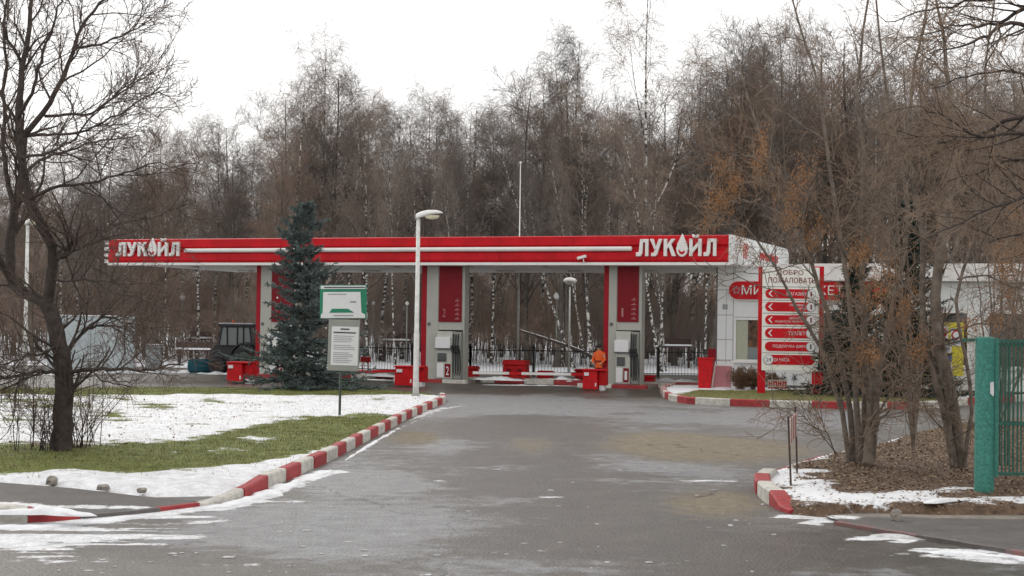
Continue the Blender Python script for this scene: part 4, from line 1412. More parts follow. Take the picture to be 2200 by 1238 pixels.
# yellow information board on the shop's right
py = G(2022, 853, 0.12)
sc2 = FPX / py.y
yb = thing('yellow_board', 'yellow board with round red and white notices beside the green gate', 'sign board', py, R(-10))
W2, Zb, Zt = 92 / sc2, (853 - 808) / sc2, (853 - 693) / sc2
bd2 = box('panel', -W2 / 2, W2 / 2, 0, 0.05, Zb, Zt, yellow, yb, bevel=0.008)
for s in (-1, 1):
    box('post', s * (W2 / 2 - 0.12) - 0.03, s * (W2 / 2 - 0.12) + 0.03, 0.052, 0.11, -0.1, Zt - 0.05, pole_white, yb)
HH = Zt - Zb
for (cx, cz, kind) in [(-.30, .80, 0), (.02, .78, 1), (.33, .74, 0), (-.12, .30, 2), (.12, .52, 3), (.14, .34, 4), (.14, .16, 5), (-.14, .10, 5)]:
    x_, z_ = cx * W2, Zb + cz * HH
    mb = MB()
    if kind in (0, 1):
        mb.box(x_ - .17, x_ + .17, -0.008, -0.001, z_ - .30, z_ + .26, paper)
        mb.prism(circle(x_, z_ + .05, .15, 16), -0.013, -0.009, red)
        mb.prism(circle(x_, z_ + .05, .105, 16), -0.018, -0.014, paper if kind == 0 else red_d)
        mb.box(x_ - .11, x_ + .11, -0.013, -0.009, z_ - .24, z_ - .17, ink_soft)
    elif kind == 2:
        mb.prism([(x_ - .17, z_ - .13), (x_ + .17, z_ - .13), (x_, z_ + .18)], -0.010, -0.001, red)
        mb.prism([(x_ - .10, z_ - .09), (x_ + .10, z_ - .09), (x_, z_ + .09)], -0.015, -0.011, yellow)
        mb.box(x_ - .17, x_ + .17, -0.010, -0.001, z_ - .20, z_ - .15, ink)
    elif kind == 4:
        mb.box(x_ - .13, x_ + .13, -0.010, -0.001, z_ - .12, z_ + .10, blue_ink)
    else:
        mb.box(x_ - .14, x_ + .14, -0.008, -0.001, z_ - .15, z_ + .15, paper)
        for q in range(3):
            mb.box(x_ - .11, x_ + .11, -0.012, -0.009, z_ - .10 + q * .08, z_ - .07 + q * .08, ink_soft)
    mb.build('notice', bd2)

# A-board and red bin by the shop corner
pA = G(1551, 836, 0.1)
sA = FPX / pA.y
t = thing('pavement_sign', 'white framed folding board with faded pink panel by the shop corner', 'A-board', pA, R(-6))
Hs = 62 / sA
mb = MB()
for sgn in (-1, 1):
    yb_ = sgn * 0.28
    mb.tube([(-.37, yb_, 0), (-.24, 0, Hs - .06), (-.18, 0, Hs), (.30, 0, Hs), (.36, 0, Hs - .06), (.33, yb_, 0)], 0.034, white, n=8)
    mb.tube([(-.35, yb_ * .95, 0.06), (.30, yb_ * .95, 0.06)], 0.02, white, n=6)
mb.build('frame', t, smooth=True)
mb = MB()
f0, f1 = 0.08, 0.80
box('header_bar', -.27, .35, -0.06, -0.02, Hs * .81, Hs * .86, white, t)
def AP(x, f): return Vector((x, -0.28 * (1 - f) - 0.004, Hs * f))
mb.add([AP(-.33, f0), AP(.29, f0), AP(.32, f1), AP(-.22, f1), AP(-.33, f0) + Vector((0, .012, 0)), AP(.29, f0) + Vector((0, .012, 0)), AP(.32, f1) + Vector((0, .012, 0)), AP(-.22, f1) + Vector((0, .012, 0))],
       [(0, 1, 2, 3), (7, 6, 5, 4), (0, 4, 5, 1), (1, 5, 6, 2), (2, 6, 7, 3), (3, 7, 4, 0)], pink)
mb.build('panel', t)
pB = G(1518, 836, 0.1)
t = thing('waste_bin', 'tall red bin narrowing to its foot, left of the folding board', 'bin', pB, R(-14))
Hb = 64 / sA
mb = MB()
mb.add([(-.26, -.22, 0), (.14, -.22, 0), (.14, .2, 0), (-.26, .2, 0), (-.28, -.26, Hb), (.24, -.26, Hb), (.24, .24, Hb), (-.28, .24, Hb)], [(3, 2, 1, 0), (4, 5, 6, 7), (0, 1, 5, 4), (1, 2, 6, 5), (2, 3, 7, 6), (3, 0, 4, 7)], red_box)
mb.build('body', t, bevel=0.015)
box('lid', -.29, .25, -.27, .25, Hb + .003, Hb + .05, red_box, t, bevel=0.012)
box('back_box', .0, .27, .28, .5, 0, Hb + .36, red_d, t, bevel=0.012)

# ------------------------------------------------------------------ notice boards on the lawn
pn = G(729, 893, 0.14)
sn_ = FPX / pn.y
nx = lambda u: (u - 729) / sn_
nz = lambda v: (893 - v) / sn_
t = thing('notice_board', 'white and green board over a grey framed notice on one thin post', 'notice board', pn, 0)
mb = MB()
mb.tube([(0, 0.05, -0.1), (0.01, 0.05, nz(690))], 0.03, mat('post_green_grey', (0.10, 0.13, 0.11), 0.6, 0.4, 9), n=10)
mb.build('post', t, smooth=True)
ub = box('upper_board', nx(688), nx(788), -0.04, 0.012, nz(685), nz(613), green, t, bevel=0.006)
ub.rotation_euler = (0, R(-1.0), 0)
mb = MB()
mb.box(nx(690), nx(786), -0.050, -0.041, nz(621.5), nz(614.5), paper)
mb.prism([(nx(690), nz(684)), (nx(785), nz(684)), (nx(785), nz(677)), (nx(777), nz(672)), (nx(775), nz(628)), (nx(695), nz(628)), (nx(694), nz(672)), (nx(690), nz(677))], -0.050, -0.041, paper)
mb.build('face', ub)
mb = MB()
mb.prism([(nx(708), nz(672.5)), (nx(762), nz(672.5)), (nx(748), nz(664)), (nx(714), nz(664))], -0.056, -0.051, green)
mb.box(nx(697), nx(785), -0.054, -0.051, nz(619.5), nz(617), ink)
mb.box(nx(753), nx(766), -0.054, -0.051, nz(650.5), nz(648.5), ink)
mb.box(nx(717), nx(760), -0.054, -0.051, nz(680), nz(677.5), ink_soft)
mb.box(nx(705), nx(745), -0.054, -0.051, nz(634), nz(632), ink_soft)
mb.build('writing', ub)
gb = box('lower_board', nx(700), nx(767), -0.05, 0.012, nz(797), nz(687), grey_board, t, bevel=0.01)
gb.rotation_euler = (0, R(1.0), 0)
mb = MB()
mb.box(nx(707), nx(765), -0.056, -0.051, nz(785), nz(702), paper)
pg = mb.build('notice', gb)
mb = MB()
mb.box(nx(726), nx(745), -0.060, -0.057, nz(709), nz(706), ink)
mb.box(nx(711), nx(759), -0.060, -0.057, nz(716.5), nz(713.5), ink)
g1 = random.Random(3)
for i in range(15):
    v = 722 + i * 4
    if i in (4, 8): continue
    mb.box(nx(712), nx(758 - g1.uniform(0, 14)), -0.059, -0.057, nz(v + 1.2), nz(v - .3), ink_soft)
mb.build('writing', pg)

# ------------------------------------------------------------------ lamps, flagpole
def street_lamp(base, H, head, label, hl=0.75, group='tall white street lamps', r=(0.085, 0.055), flip=1):
    t = thing('street_lamp', label, 'street lamp', base, 0, group)
    mb = MB()
    mb.tube([(0, 0, -0.05), (0, 0, H * 0.35), (0, 0, H * 0.36), (0, 0, H)], [r[0], r[0] * 0.95, r[0] * .8, r[1]], pole_white, n=12)
    mb.tube([(0, 0, 0), (0, 0, 0.05)], r[0] * 1.6, grey_board, n=12)
    mb.build('pole', t, smooth=True)
    mb = MB()
    n = 9
    prof = [(0.0, 0.05, 0.10), (0.06, 0.10, 0.12), (0.2, 0.15, 0.13), (0.45, 0.17, 0.12), (0.75, 0.15, 0.09), (0.93, 0.10, 0.05), (1.0, 0.03, 0.02)]
    vs, fs = [], []
    S = 12
    for (f, wdt, hgt) in prof:
        x_ = (-0.08 + f * hl) * flip
        zc_ = H + 0.02 + f * 0.10 + 0.08 * math.sin(math.pi * f * .8)
        for k in range(S):
            a = 2 * math.pi * k / S
            zz = math.sin(a) * hgt
            if zz < 0: zz *= 0.35
            vs.append((x_, math.cos(a) * wdt, zc_ + zz))
    for i in range(len(prof) - 1):
        for k in range(S):
            k2 = (k + 1) % S
            fs.append((i * S + k, i * S + k2, (i + 1) * S + k2, (i + 1) * S + k))
    fs.append(tuple(range(S)))
    fs.append(tuple(range((len(prof) - 1) * S, len(prof) * S)))
    mb.add(vs, fs, white)
    hd = mb.build('lamp_head', t, smooth=True)
    m2 = MB()
    m2.lathe([(0.02, -0.10), (0.12, -0.075), (0.16, -0.02), (0.16, 0.02)], lamp_glass, n=14, c=((0.50 * hl) * flip, 0, H + 0.08), sx=1.35, sy=0.8)
    m2.build('lens', hd, smooth=True)
    return t
b = G(893, 852, 0.13)
street_lamp(b, AT(901, 470, b.y).z - b.z, None, 'tall white street lamp at the tip of the lawn before the canopy', 0.78)
b = G(52, 850, 0.13)
b = Vector((AT(52, 840, 51).x, 51, 0))
street_lamp(b, AT(58, 484, b.y).z, None, 'tall white street lamp seen through the leftmost tree', 0.55)
b = G(1112, 800, 0)
b = Vector((AT(1112, 800, 66).x, 66, 0))
t = thing('flagpole', 'tall thin white bare pole rising behind the middle of the canopy', 'pole', b, 0)
mb = MB()
zt = AT(1118, 352, b.y).z
mb.tube([(0, 0, 0), (0, 0, zt * .4), (0, 0, zt * .41), (0, 0, zt)], [0.055, 0.05, 0.034, 0.018], pole_white, n=10)
mb.build('shaft', t, smooth=True)
mb = MB()
mb.lathe([(0.02, 0), (0.06, 0.03), (0.06, 0.07), (0.01, 0.1)], pole_white, n=10, c=(0, 0, zt))
mb.build('finial', t, smooth=True)
def post_top(u, vb_, vt, Y, label, r=0.17, grp='round park lamps beyond the fence'):
    p = AT(u, vb_, Y)
    zt = AT(u, vt, Y).z
    t = thing('park_lamp', label, 'park lamp', (p.x, Y, 0), 0, grp)
    mb = MB()
    mb.tube([(0, 0, -0.2), (0, 0, zt - r)], [0.045, 0.035], pole_white if r > .2 else grey_board, n=8)
    mb.build('pole', t, smooth=True)
    mb = MB()
    if r > .2:
        mb.lathe([(0.05, -0.16), (0.16, -0.12), (0.30, -0.02), (0.30, 0.04), (0.22, 0.12), (0.08, 0.16)], white, n=16, c=(0, 0, zt))
    else:
        mb.lathe([(r * math.sin(math.pi * k / 8), -r * math.cos(math.pi * k / 8)) for k in range(9)], white, n=14, c=(0, 0, zt))
    mb.build('globe', t, smooth=True)
    return t
post_top(1222, 805, 604, 68, 'mushroom topped white park lamp between the flagpole and pump one', 0.25)
post_top(1195, 760, 636, 84, 'round white globe lamp among birches left of the mushroom lamp', 0.19)
post_top(1178, 760, 650, 90, 'thin park lamp pole standing left of the mushroom lamp', 0.10)
post_top(390, 740, 640, 86, 'round white globe lamp above the lower end of the pale wall', 0.17)
post_top(458, 740, 643, 88, 'round white globe lamp above the tractor cab', 0.12)
post_top(801, 740, 652, 92, 'small white globe lamp right of the green bordered board', 0.10)
post_top(873, 760, 652, 84, 'small flat globe lamp just left of the tall lamp post', 0.11)

# ------------------------------------------------------------------ iron park fence
def park_fence(pts, H, label, step=0.14, post=2.5):
    w_ = [Vector((p[0], p[1], 0)) for p in pts]
    t = thing('park_fence', label, 'fence', w_[0], 0)
    rail, bars = MB(), MB()
    for a, b in zip(w_, w_[1:]):
        a_, b_ = a - w_[0], b - w_[0]
        n = int((b - a).length / step)
        d = (b_ - a_).normalized()
        for z in (0.18, H - 0.14):
            rail.tube([a_ + Vector((0, 0, z)), b_ + Vector((0, 0, z))], 0.022, black, n=6)
        for i in range(n):
            p = a_.lerp(b_, i / n)
            bars.tube([p + Vector((0, 0, 0.05)), p + Vector((0, 0, H - 0.02)), p + Vector((0, 0, H + 0.06))], [0.008, 0.008, 0.003], black, n=4)
        m = max(1, int((b - a).length / post))
        for i in range(m + 1):
            p = a_.lerp(b_, i / m)
            mb = MB()
            mb.box(p.x - 0.05, p.x + 0.05, p.y - 0.05, p.y + 0.05, -0.1, H + 0.03, black)
            mb.lathe([(0.03, 0), (0.06, 0.04), (0.01, 0.1)], black, n=8, c=(p.x, p.y, H + 0.03))
            mb.build('post', t)
    rail.build('rail', t)
    bars.build('bars', t)
    return t
fa = G(1545, 813, 0)
fb = G(1010, 808, 0)
fc = G(765, 801, 0)
park_fence([(fc.x, fc.y), (fb.x, fb.y), (fa.x, fa.y)], 1.25, 'low black iron railing along the edge of the snowy wood')

# pale wall at the left
def slab_wall(u0, u1, vb_, vt, label, Y=None):
    a, b = G(u0, vb_), G(u1, vb_)
    b = Vector((b.x, a.y, 0))
    zt = AT((u0 + u1) / 2, vt, a.y).z
    t = thing('panel_wall', label, 'wall', a, 0)
    W = b.x - a.x
    n = max(1, round(W / 2.1))
    for i in range(n):
        mb = MB()
        x0, x1 = W * i / n, W * (i + 1) / n - 0.02
        mb.box(x0, x1, 0, 0.14, 0.0, zt, wall_pale)
        mb.box(x0 + 0.08, x1 - 0.08, -0.02, -0.001, 0.15, zt - 0.15, wall_pale)
        mb.build('wall_panel', t, bevel=0.01)
    mb = MB()
    mb.box(-0.03, W + 0.02, -0.05, 0.2, zt + 0.002, zt + 0.05, snow)
    mb.build('snow_cap', t, bevel=0.02)
slab_wall(100, 309, 797, 680, 'tall pale grey panel wall left of the tractor')
slab_wall(312, 352, 797, 742, 'short low end of the pale grey wall, nearer the tractor')

# snow-covered park benches and railings seen between wall and tractor, and under the canopy
def bench(u, v, Y, label, wd=1.8):
    p = AT(u, v, Y)
    t = thing('park_bench', label, 'bench', (p.x, Y, 0.0), random.uniform(-.2, .2), 'snowy benches beyond the forecourt')
    z = max(0.3, p.z)
    box('seat', -wd / 2, wd / 2, -0.2, 0.2, z - 0.06, z, rust, t)
    box('snow_cap', -wd / 2, wd / 2, -0.2, 0.2, z + 0.003, z + 0.1, snow, t, bevel=0.04)
    box('backrest', -wd / 2, wd / 2, 0.22, 0.26, z + 0.12, z + 0.42, rust, t)
    for s in (-1, 1):
        box('leg', s * wd * .4 - .04, s * wd * .4 + .04, -0.18, 0.18, 0 - 0.1, z - 0.062, rust, t)
bench(415, 752, 80, 'snow-capped bench right behind the short low wall end')
bench(432, 728, 88, 'higher snow-capped bench left of the tractor cab', 1.5)
bench(1455, 744, 84, 'snow-capped bench behind the railing right of pump one', 1.6)
bench(850, 732, 86, 'snow-capped bench left of the tall lamp post', 1.6)

# ------------------------------------------------------------------ tractor with blade
tp = G(500, 803, 0)
ts = FPX / tp.y
tr = thing('tractor', 'small dark tractor with grey cab and teal snow blade', 'tractor', tp, 0)
tx = lambda u: (u - 500) / ts
tz = lambda v: (803 - v) / ts
mb = MB()
mb.prism([(tx(456), tz(778)), (tx(456), tz(748)), (tx(462), tz(741)), (tx(500), tz(738)), (tx(560), tz(742)), (tx(562), tz(775)), (tx(520), tz(782))], -0.45, 0.45, tractor_body)
mb.build('bonnet', tr, bevel=0.04)
mb = MB()
mb.prism([(tx(474), tz(742)), (tx(480), tz(703)), (tx(541), tz(703)), (tx(546), tz(742))], -0.6, 0.6, cab_glass)
cab = mb.build('cab', tr, bevel=0.02)
for (ua, ub_) in ((475, 481), (493, 492), (514, 514), (527, 527), (545, 540)):
    for yy in (-0.62, 0.62):
        mb = MB()
        mb.tube([(tx(ua), yy, tz(741)), (tx(ub_), yy, tz(703))], 0.035, tractor_body, n=6)
        mb.build('pillar', cab)
mb = MB()
mb.box(tx(473), tx(550), -0.72, 0.72, tz(702.5), tz(697), tractor_body)
mb.build('roof', cab, bevel=0.03)
mb = MB()
mb.box(tx(475), tx(548), -0.70, 0.70, tz(696.5), tz(694), snow)
mb.build('snow_cap', cab, bevel=0.03)
mb = MB()
mb.tube([(tx(500), 0, tz(697)), (tx(500), 0, tz(689))], 0.05, orange, n=8)
mb.build('beacon', cab)
def wheel(u, r, yy, par):
    mb = MB()
    c_ = Vector((tx(u), yy, r))
    prof = [(-0.16, r * .86), (-0.13, r * .97), (0, r), (0.13, r * .97), (0.16, r * .86), (0.16, r * .55), (-0.16, r * .55)]
    S = 24
    vs, fs = [], []
    for k in range(S):
        a = 2 * math.pi * k / S
        for (py_, rr_) in prof:
            q = rr_ * (1.02 if k % 2 and rr_ > r * .9 else 1)
            vs.append((c_.x + q * math.cos(a), c_.y + py_, c_.z + q * math.sin(a)))
    n = len(prof)
    for k in range(S):
        for j in range(n):
            fs.append((k * n + j, k * n + (j + 1) % n, ((k + 1) % S) * n + (j + 1) % n, ((k + 1) % S) * n + j))
    mb.add(vs, fs, dark)
    wo = mb.build('wheel', par)
    m2 = MB()
    m2.tube([c_ + Vector((0, -0.12, 0)), c_ + Vector((0, 0.12, 0))], r * .53, rust, n=16)
    m2.build('rim', wo)
for yy in (-0.62, 0.62):
    wheel(472, 0.36, yy, tr)
    wheel(535, 0.62, yy, tr)
for yy in (-0.62, 0.62):
    mb = MB()
    pts = []
    for k in range(9):
        a = math.pi * (0.1 + 0.8 * k / 8)
        pts.append((tx(535) + 0.72 * math.cos(a), 0.62 + 0.72 * math.sin(a)))
    for k in range(8, -1, -1):
        a = math.pi * (0.1 + 0.8 * k / 8)
        pts.append((tx(535) + 0.67 * math.cos(a), 0.62 + 0.67 * math.sin(a)))
    mb.prism(pts, yy - 0.2, yy + 0.2, tractor_body)
    mb.build('mudguard', tr)
mb = MB()
x0 = tx(413)
prof = [(0.20, 0.03), (0.05, 0.12), (0.0, 0.30), (0.04, 0.50), (0.14, 0.60), (0.18, 0.58), (0.09, 0.48), (0.05, 0.30), (0.09, 0.14), (0.22, 0.07)]
vs = []
# blade is set at an angle so that its broad face shows
n = len(prof)
for s in (0, 1):
    for (a, z) in prof:
        vs.append((tx(412 + 50 * s) + a * 0.4, -0.9 + 0.9 * s + a, z))
fs = [tuple(range(n)), tuple(range(2 * n - 1, n - 1, -1))] + [(i, n + i, n + (i + 1) % n, (i + 1) % n) for i in range(n)]
mb.add(vs, fs, blade_blue)
bl = mb.build('blade', tr)
mb = MB()
mb.tube([(tx(440), -0.25, 0.3), (tx(470), 0, 0.4)], 0.05, tractor_body, n=6)
mb.tube([(tx(440), -0.05, 0.4), (tx(470), 0.2, 0.5)], 0.04, tractor_body, n=6)
mb.build('blade_arm', tr)
mb = MB()
mb.tube([(tx(466), 0.3, tz(741)), (tx(466), 0.3, tz(718))], 0.03, rust, n=8)
mb.build('exhaust', tr)

# ------------------------------------------------------------------ twin-post sign seen edge-on, green gate, rubble
t = thing('edge_sign', 'low red and white sign seen edge-on between two rusty stakes', 'sign', G(1700, 1043, 0.13), 0)
o_ = G(1700, 1043, 0.13)
q_ = G(1713, 1017, 0.13) - o_
mb = MB()
mb.tube([(0, 0, -0.1), (-0.03, 0, 0.5), (-0.05, 0, 0.94)], 0.014, rust, n=8)
mb.build('post', t)
mb = MB()
mb.tube([q_ + Vector((0, 0, -0.1)), q_ + Vector((-0.02, 0, 0.5)), q_ + Vector((-0.04, 0, 0.98))], 0.014, rust, n=8)
mb.build('post', t)
mb = MB()
for k in range(7):
    f0_, f1_ = k / 7, (k + 1) / 7 - 0.001
    a, b = Vector((-0.03, 0, 0)).lerp(q_ + Vector((-0.02, 0, 0)), f0_), Vector((-0.03, 0, 0)).lerp(q_ + Vector((-0.02, 0, 0)), f1_)
    n_ = Vector((0.008, 0, 0))
    z0_, z1_ = 0.55, 0.90
    mb.add([a - n_ + Vector((0, 0, z0_)), a + n_ + Vector((0, 0, z0_)), b + n_ + Vector((0, 0, z0_)), b - n_ + Vector((0, 0, z0_)), a - n_ + Vector((0, 0, z1_)), a + n_ + Vector((0, 0, z1_)), b + n_ + Vector((0, 0, z1_)), b - n_ + Vector((0, 0, z1_))],
           [(3, 2, 1, 0), (4, 5, 6, 7), (0, 1, 5, 4), (1, 2, 6, 5), (2, 3, 7, 6), (3, 0, 4, 7)], kerb_red if k % 2 else kerb_white)
mb.build('plate', t)

gp = G(2114, 1060, 0.12)
gs = FPX / gp.y
gate = thing('green_gate', 'weathered sea-green metal gate with round post and dense bars', 'gate', gp, 0)
Hg = (1060 - 727) / gs
mb = MB()
mb.tube([(0.0, 0, -0.2), (0.0, 0, Hg)], [0.128, 0.125], gate_green, n=20)
mb.lathe([(0.125, 0), (0.10, 0.012), (0.0, 0.015)], gate_green, n=20, c=(0, 0, Hg))
mb.build('gate_post', gate, smooth=False)
gx = lambda u: (u - 2114) / gs
gz = lambda v: (1060 - v) / gs
mb = MB()
for v in (733, 911, 1018):
    mb.box(gx(2131), gx(2131) + 2.6, 0.0, 0.04, gz(v) - 0.02, gz(v) + 0.02, gate_dark)
mb.box(gx(2065), gx(2092), -0.01, 0.03, gz(732) - 0.02, gz(732) + 0.02, gate_dark)
for u in (2136, 2290, 2430):
    mb.box(gx(u), gx(u) + 0.05, -0.002, 0.042, gz(1025), gz(728), gate_green)
mb.build('frame', gate)
bars = MB()
for i in range(46):
    x = gx(2144) + i * 0.052
    bars.box(x, x + 0.018, 0.045, 0.06, gz(1018), gz(733), gate_dark)
bars.build('bars', gate)
bars = MB()
for i in range(40):
    x = gx(2140) + i * 0.06 + (i % 3) * 0.008
    bars.box(x, x + 0.014, 0.66, 0.68, gz(1010), gz(740), gate_dark)
bars.box(gx(2140), gx(2140) + 2.5, 0.65, 0.69, gz(745), gz(738), gate_dark)
bars.box(gx(2140), gx(2140) + 2.5, 0.65, 0.69, gz(920), gz(912), gate_dark)
bars.build('rear_leaf', gate)
mb = MB()
pts = [(gx(2124), -.13), (gx(2130), -.12), (gx(2133), -.10)]
mb.add([(gx(2119), -.132, gz(822)), (gx(2127), -.12, gz(820)), (gx(2128), -.12, gz(846)), (gx(2126), -.125, gz(852)), (gx(2119), -.13, gz(845))], [(0, 1, 2, 3, 4)], paper)
mb.build('tape', gate)

for (u, v, w_, h_, s_) in [(112, 1036, .16, .08, 1), (222, 1048, .15, .045, 2), (305, 1054, .12, .035, 3), (1925, 1112, .12, .1, 4)]:
    g = random.Random(s_)
    p = G(u, v, 0.07)
    mb = MB()
    pr = [(w_ * .5, -.03), (w_ * .55, h_ * .4), (w_ * .45, h_ * .8), (w_ * .22, h_)]
    mb.lathe(pr, concrete, n=9)
    lb = {1: 'largest lump of broken concrete at the edge of the left footpath', 2: 'flat broken concrete lump, middle of three along the left footpath', 3: 'small flat concrete lump, nearest the drive along the left footpath', 4: 'small snowy lump at the edge of the leaf-strewn verge'}[s_]
    mb.v = [(x * g.uniform(.8, 1.2), y * g.uniform(.8, 1.2), z * g.uniform(.85, 1.1)) for x, y, z in mb.v]
    o = mb.build('concrete_lump')
    o.location = p
    tag(o, lb, 'rubble', 'broken lumps beside the paths')

# ------------------------------------------------------------------ worker in orange
def person():
    bp_ = G(1288, 834, 0.0) + ey * 0.8
    t = thing('person', 'worker in orange hi-vis jacket and red trousers standing beside pump one', 'person', (AT(1288, 800, bp_.y).x, bp_.y, 0.0), R(-25))
    H = AT(1288, 741, bp_.y).z
    s = H / 1.74
    J = {'pel': (0, 0, .92), 'sp1': (0, .0, 1.08), 'sp2': (0, -.03, 1.28), 'nk': (0, -.07, 1.46), 'hd': (0, -.12, 1.58), 'hd2': (0, -.11, 1.70),
         'lh': (.10, 0, .88), 'lk': (.12, -.04, .50), 'la': (.13, .02, .09), 'lt': (.14, -.16, .04),
         'rh': (-.10, 0, .88), 'rk': (-.13, -.02, .50), 'ra': (-.14, .04, .09), 'rt': (-.16, -.14, .04),
         'ls': (.18, -.04, 1.40), 'le': (.26, -.06, 1.14), 'lw': (.20, -.26, 1.00), 'lp': (.18, -.33, .98),
         'rs': (-.18, -.04, 1.40), 're': (-.27, -.04, 1.14), 'rw': (-.20, -.24, 1.0), 'rp': (-.18, -.31, .98)}
    rad = {'pel': .145, 'sp1': .13, 'sp2': .15, 'nk': .062, 'hd': .082, 'hd2': .07, 'lh': .09, 'lk': .062, 'la': .045, 'lt': .035, 'rh': .09, 'rk': .062, 'ra': .045, 'rt': .035,
           'ls': .07, 'le': .05, 'lw': .033, 'lp': .036, 'rs': .07, 're': .05, 'rw': .033, 'rp': .036}
    E = [('pel', 'sp1'), ('sp1', 'sp2'), ('sp2', 'nk'), ('nk', 'hd'), ('hd', 'hd2'), ('pel', 'lh'), ('lh', 'lk'), ('lk', 'la'), ('la', 'lt'), ('pel', 'rh'), ('rh', 'rk'), ('rk', 'ra'), ('ra', 'rt'),
         ('sp2', 'ls'), ('ls', 'le'), ('le', 'lw'), ('lw', 'lp'), ('sp2', 'rs'), ('rs', 're'), ('re', 'rw'), ('rw', 'rp')]
    # fingers: five short chains rooted in each palm
    for side, sg_ in (('l', 1), ('r', -1)):
        w0_ = Vector(J[side + 'p'])
        for i, (dx, ln_) in enumerate([(-.026, .062), (-.009, .07), (.009, .065), (.026, .05)]):
            a, b2 = '%sf%da' % (side, i), '%sf%db' % (side, i)
            J[a] = tuple(w0_ + Vector((dx, -.045, -.01)))
            J[b2] = tuple(w0_ + Vector((dx, -.045 - ln_ * .6, -.01 - ln_ * .5)))
            rad[a] = .0095
            rad[b2] = .008
            E += [(side + 'p', a), (a, b2)]
        a, b2 = side + 'ta', side + 'tb'
        J[a] = tuple(w0_ + Vector((-.035 * sg_, -.005, .0)))
        J[b2] = tuple(w0_ + Vector((-.055 * sg_, -.04, -.01)))
        rad[a] = .011
        rad[b2] = .009
        E += [(side + 'p', a), (a, b2)]
    names = list(J)
    me = bpy.data.meshes.new('body')
    me.from_pydata([tuple(c * s for c in J[n]) for n in names], [(names.index(a), names.index(b)) for a, b in E], [])
    o = bpy.data.objects.new('body', me)
    link(o, t)
    sk = o.modifiers.new('skin', 'SKIN')
    for i, n in enumerate(names):
        me.skin_vertices[0].data[i].radius = (rad[n] * s, rad[n] * s * (0.75 if n in ('sp1', 'sp2', 'pel') else 1))
        me.skin_vertices[0].data[i].use_root = (n == 'pel')
    sb = o.modifiers.new('sub', 'SUBSURF')
    sb.levels = sb.render_levels = 2
    me.materials.append(skin_m)
    # clothes: lofted shells over trunk, arms and legs
    def loft(name, rings, m, n=14):
        mb = MB()
        vs, fs = [], []
        for (c, rx, ry) in rings:
            for k in range(n):
                a = 2 * math.pi * k / n
                vs.append((c[0] * s + rx * s * math.cos(a), c[1] * s + ry * s * math.sin(a), c[2] * s))
        for i in range(len(rings) - 1):
            for k in range(n):
                k2 = (k + 1) % n
                fs.append((i * n + k, i * n + k2, (i + 1) * n + k2, (i + 1) * n + k))
        mb.add(vs, fs, m)
        return mb.build(name, t, smooth=True)
    jk = loft('jacket', [((0, .0, .80), .21, .165), ((0, .0, .92), .20, .16), ((0, -.01, 1.06), .18, .15), ((0, -.02, 1.24), .21, .165), ((0, -.035, 1.38), .225, .155), ((0, -.05, 1.46), .16, .12), ((0, -.065, 1.51), .085, .085)], orange)
    st = loft('belt_stripe', [((0, -.01, 1.03), .197, .163), ((0, -.01, 1.10), .194, .160)], trouser)
    st.parent = jk
    for sg_ in (1, -1):
        mb = MB()
        side = 'l' if sg_ > 0 else 'r'
        mb.tube([Vector(J[side + 's']) * s, Vector(J[side + 'e']) * s, Vector(J[side + 'w']) * s], [.085 * s, .068 * s, .052 * s], orange, n=10)
        mb.build('sleeve', t, smooth=True)
        mb = MB()
        mb.tube([Vector(J[side + 'h']) * s + Vector((0, 0, .04)), Vector(J[side + 'k']) * s, Vector(J[side + 'a']) * s + Vector((0, 0, .02))], [.115 * s, .088 * s, .075 * s], trouser, n=10)
        mb.build('trouser_leg', t, smooth=True)
        a = Vector(J[side + 'a']) * s
        b2 = Vector(J[side + 't']) * s
        mb = MB()
        mb.tube([a + Vector((0, .05, -.04)), a + Vector((0, 0, -.03)), b2, b2 + Vector((0, -.05, 0))], [.04, .055, .045, .03], black, n=8)
        mb.build('boot', t, smooth=True)
    hc = Vector(J['hd']) * s + Vector((0, 0, .05))
    mb = MB()
    mb.lathe([(.094, -.01), (.098, .02), (.092, .06), (.07, .095), (.03, .112)], hair_m, n=14, c=(hc.x, hc.y + .008, hc.z), sy=1.12)
    mb.build('knitted_hat', t, smooth=True)
    mb = MB()
    f = hc + Vector((0, -.088, -.03))
    mb.lathe([(.008, -.03), (.016, -.02), (.006, .015)], skin_m, n=6, c=(f.x, f.y, f.z))
    for sg_ in (1, -1):
        mb.lathe([(.004, -.006), (.010, 0), (.004, .006)], ink, n=6, c=(f.x + sg_ * .03, f.y + .012, f.z + .012))
        mb.lathe([(.008, -.03), (.014, 0), (.008, .03)], skin_m, n=6, c=(f.x + sg_ * .092, f.y + .09, f.z))
    mb.box(f.x - .022, f.x + .022, f.y - .001, f.y + .01, f.z - .052, f.z - .046, trouser)
    mb.build('face', t, smooth=True)
person()
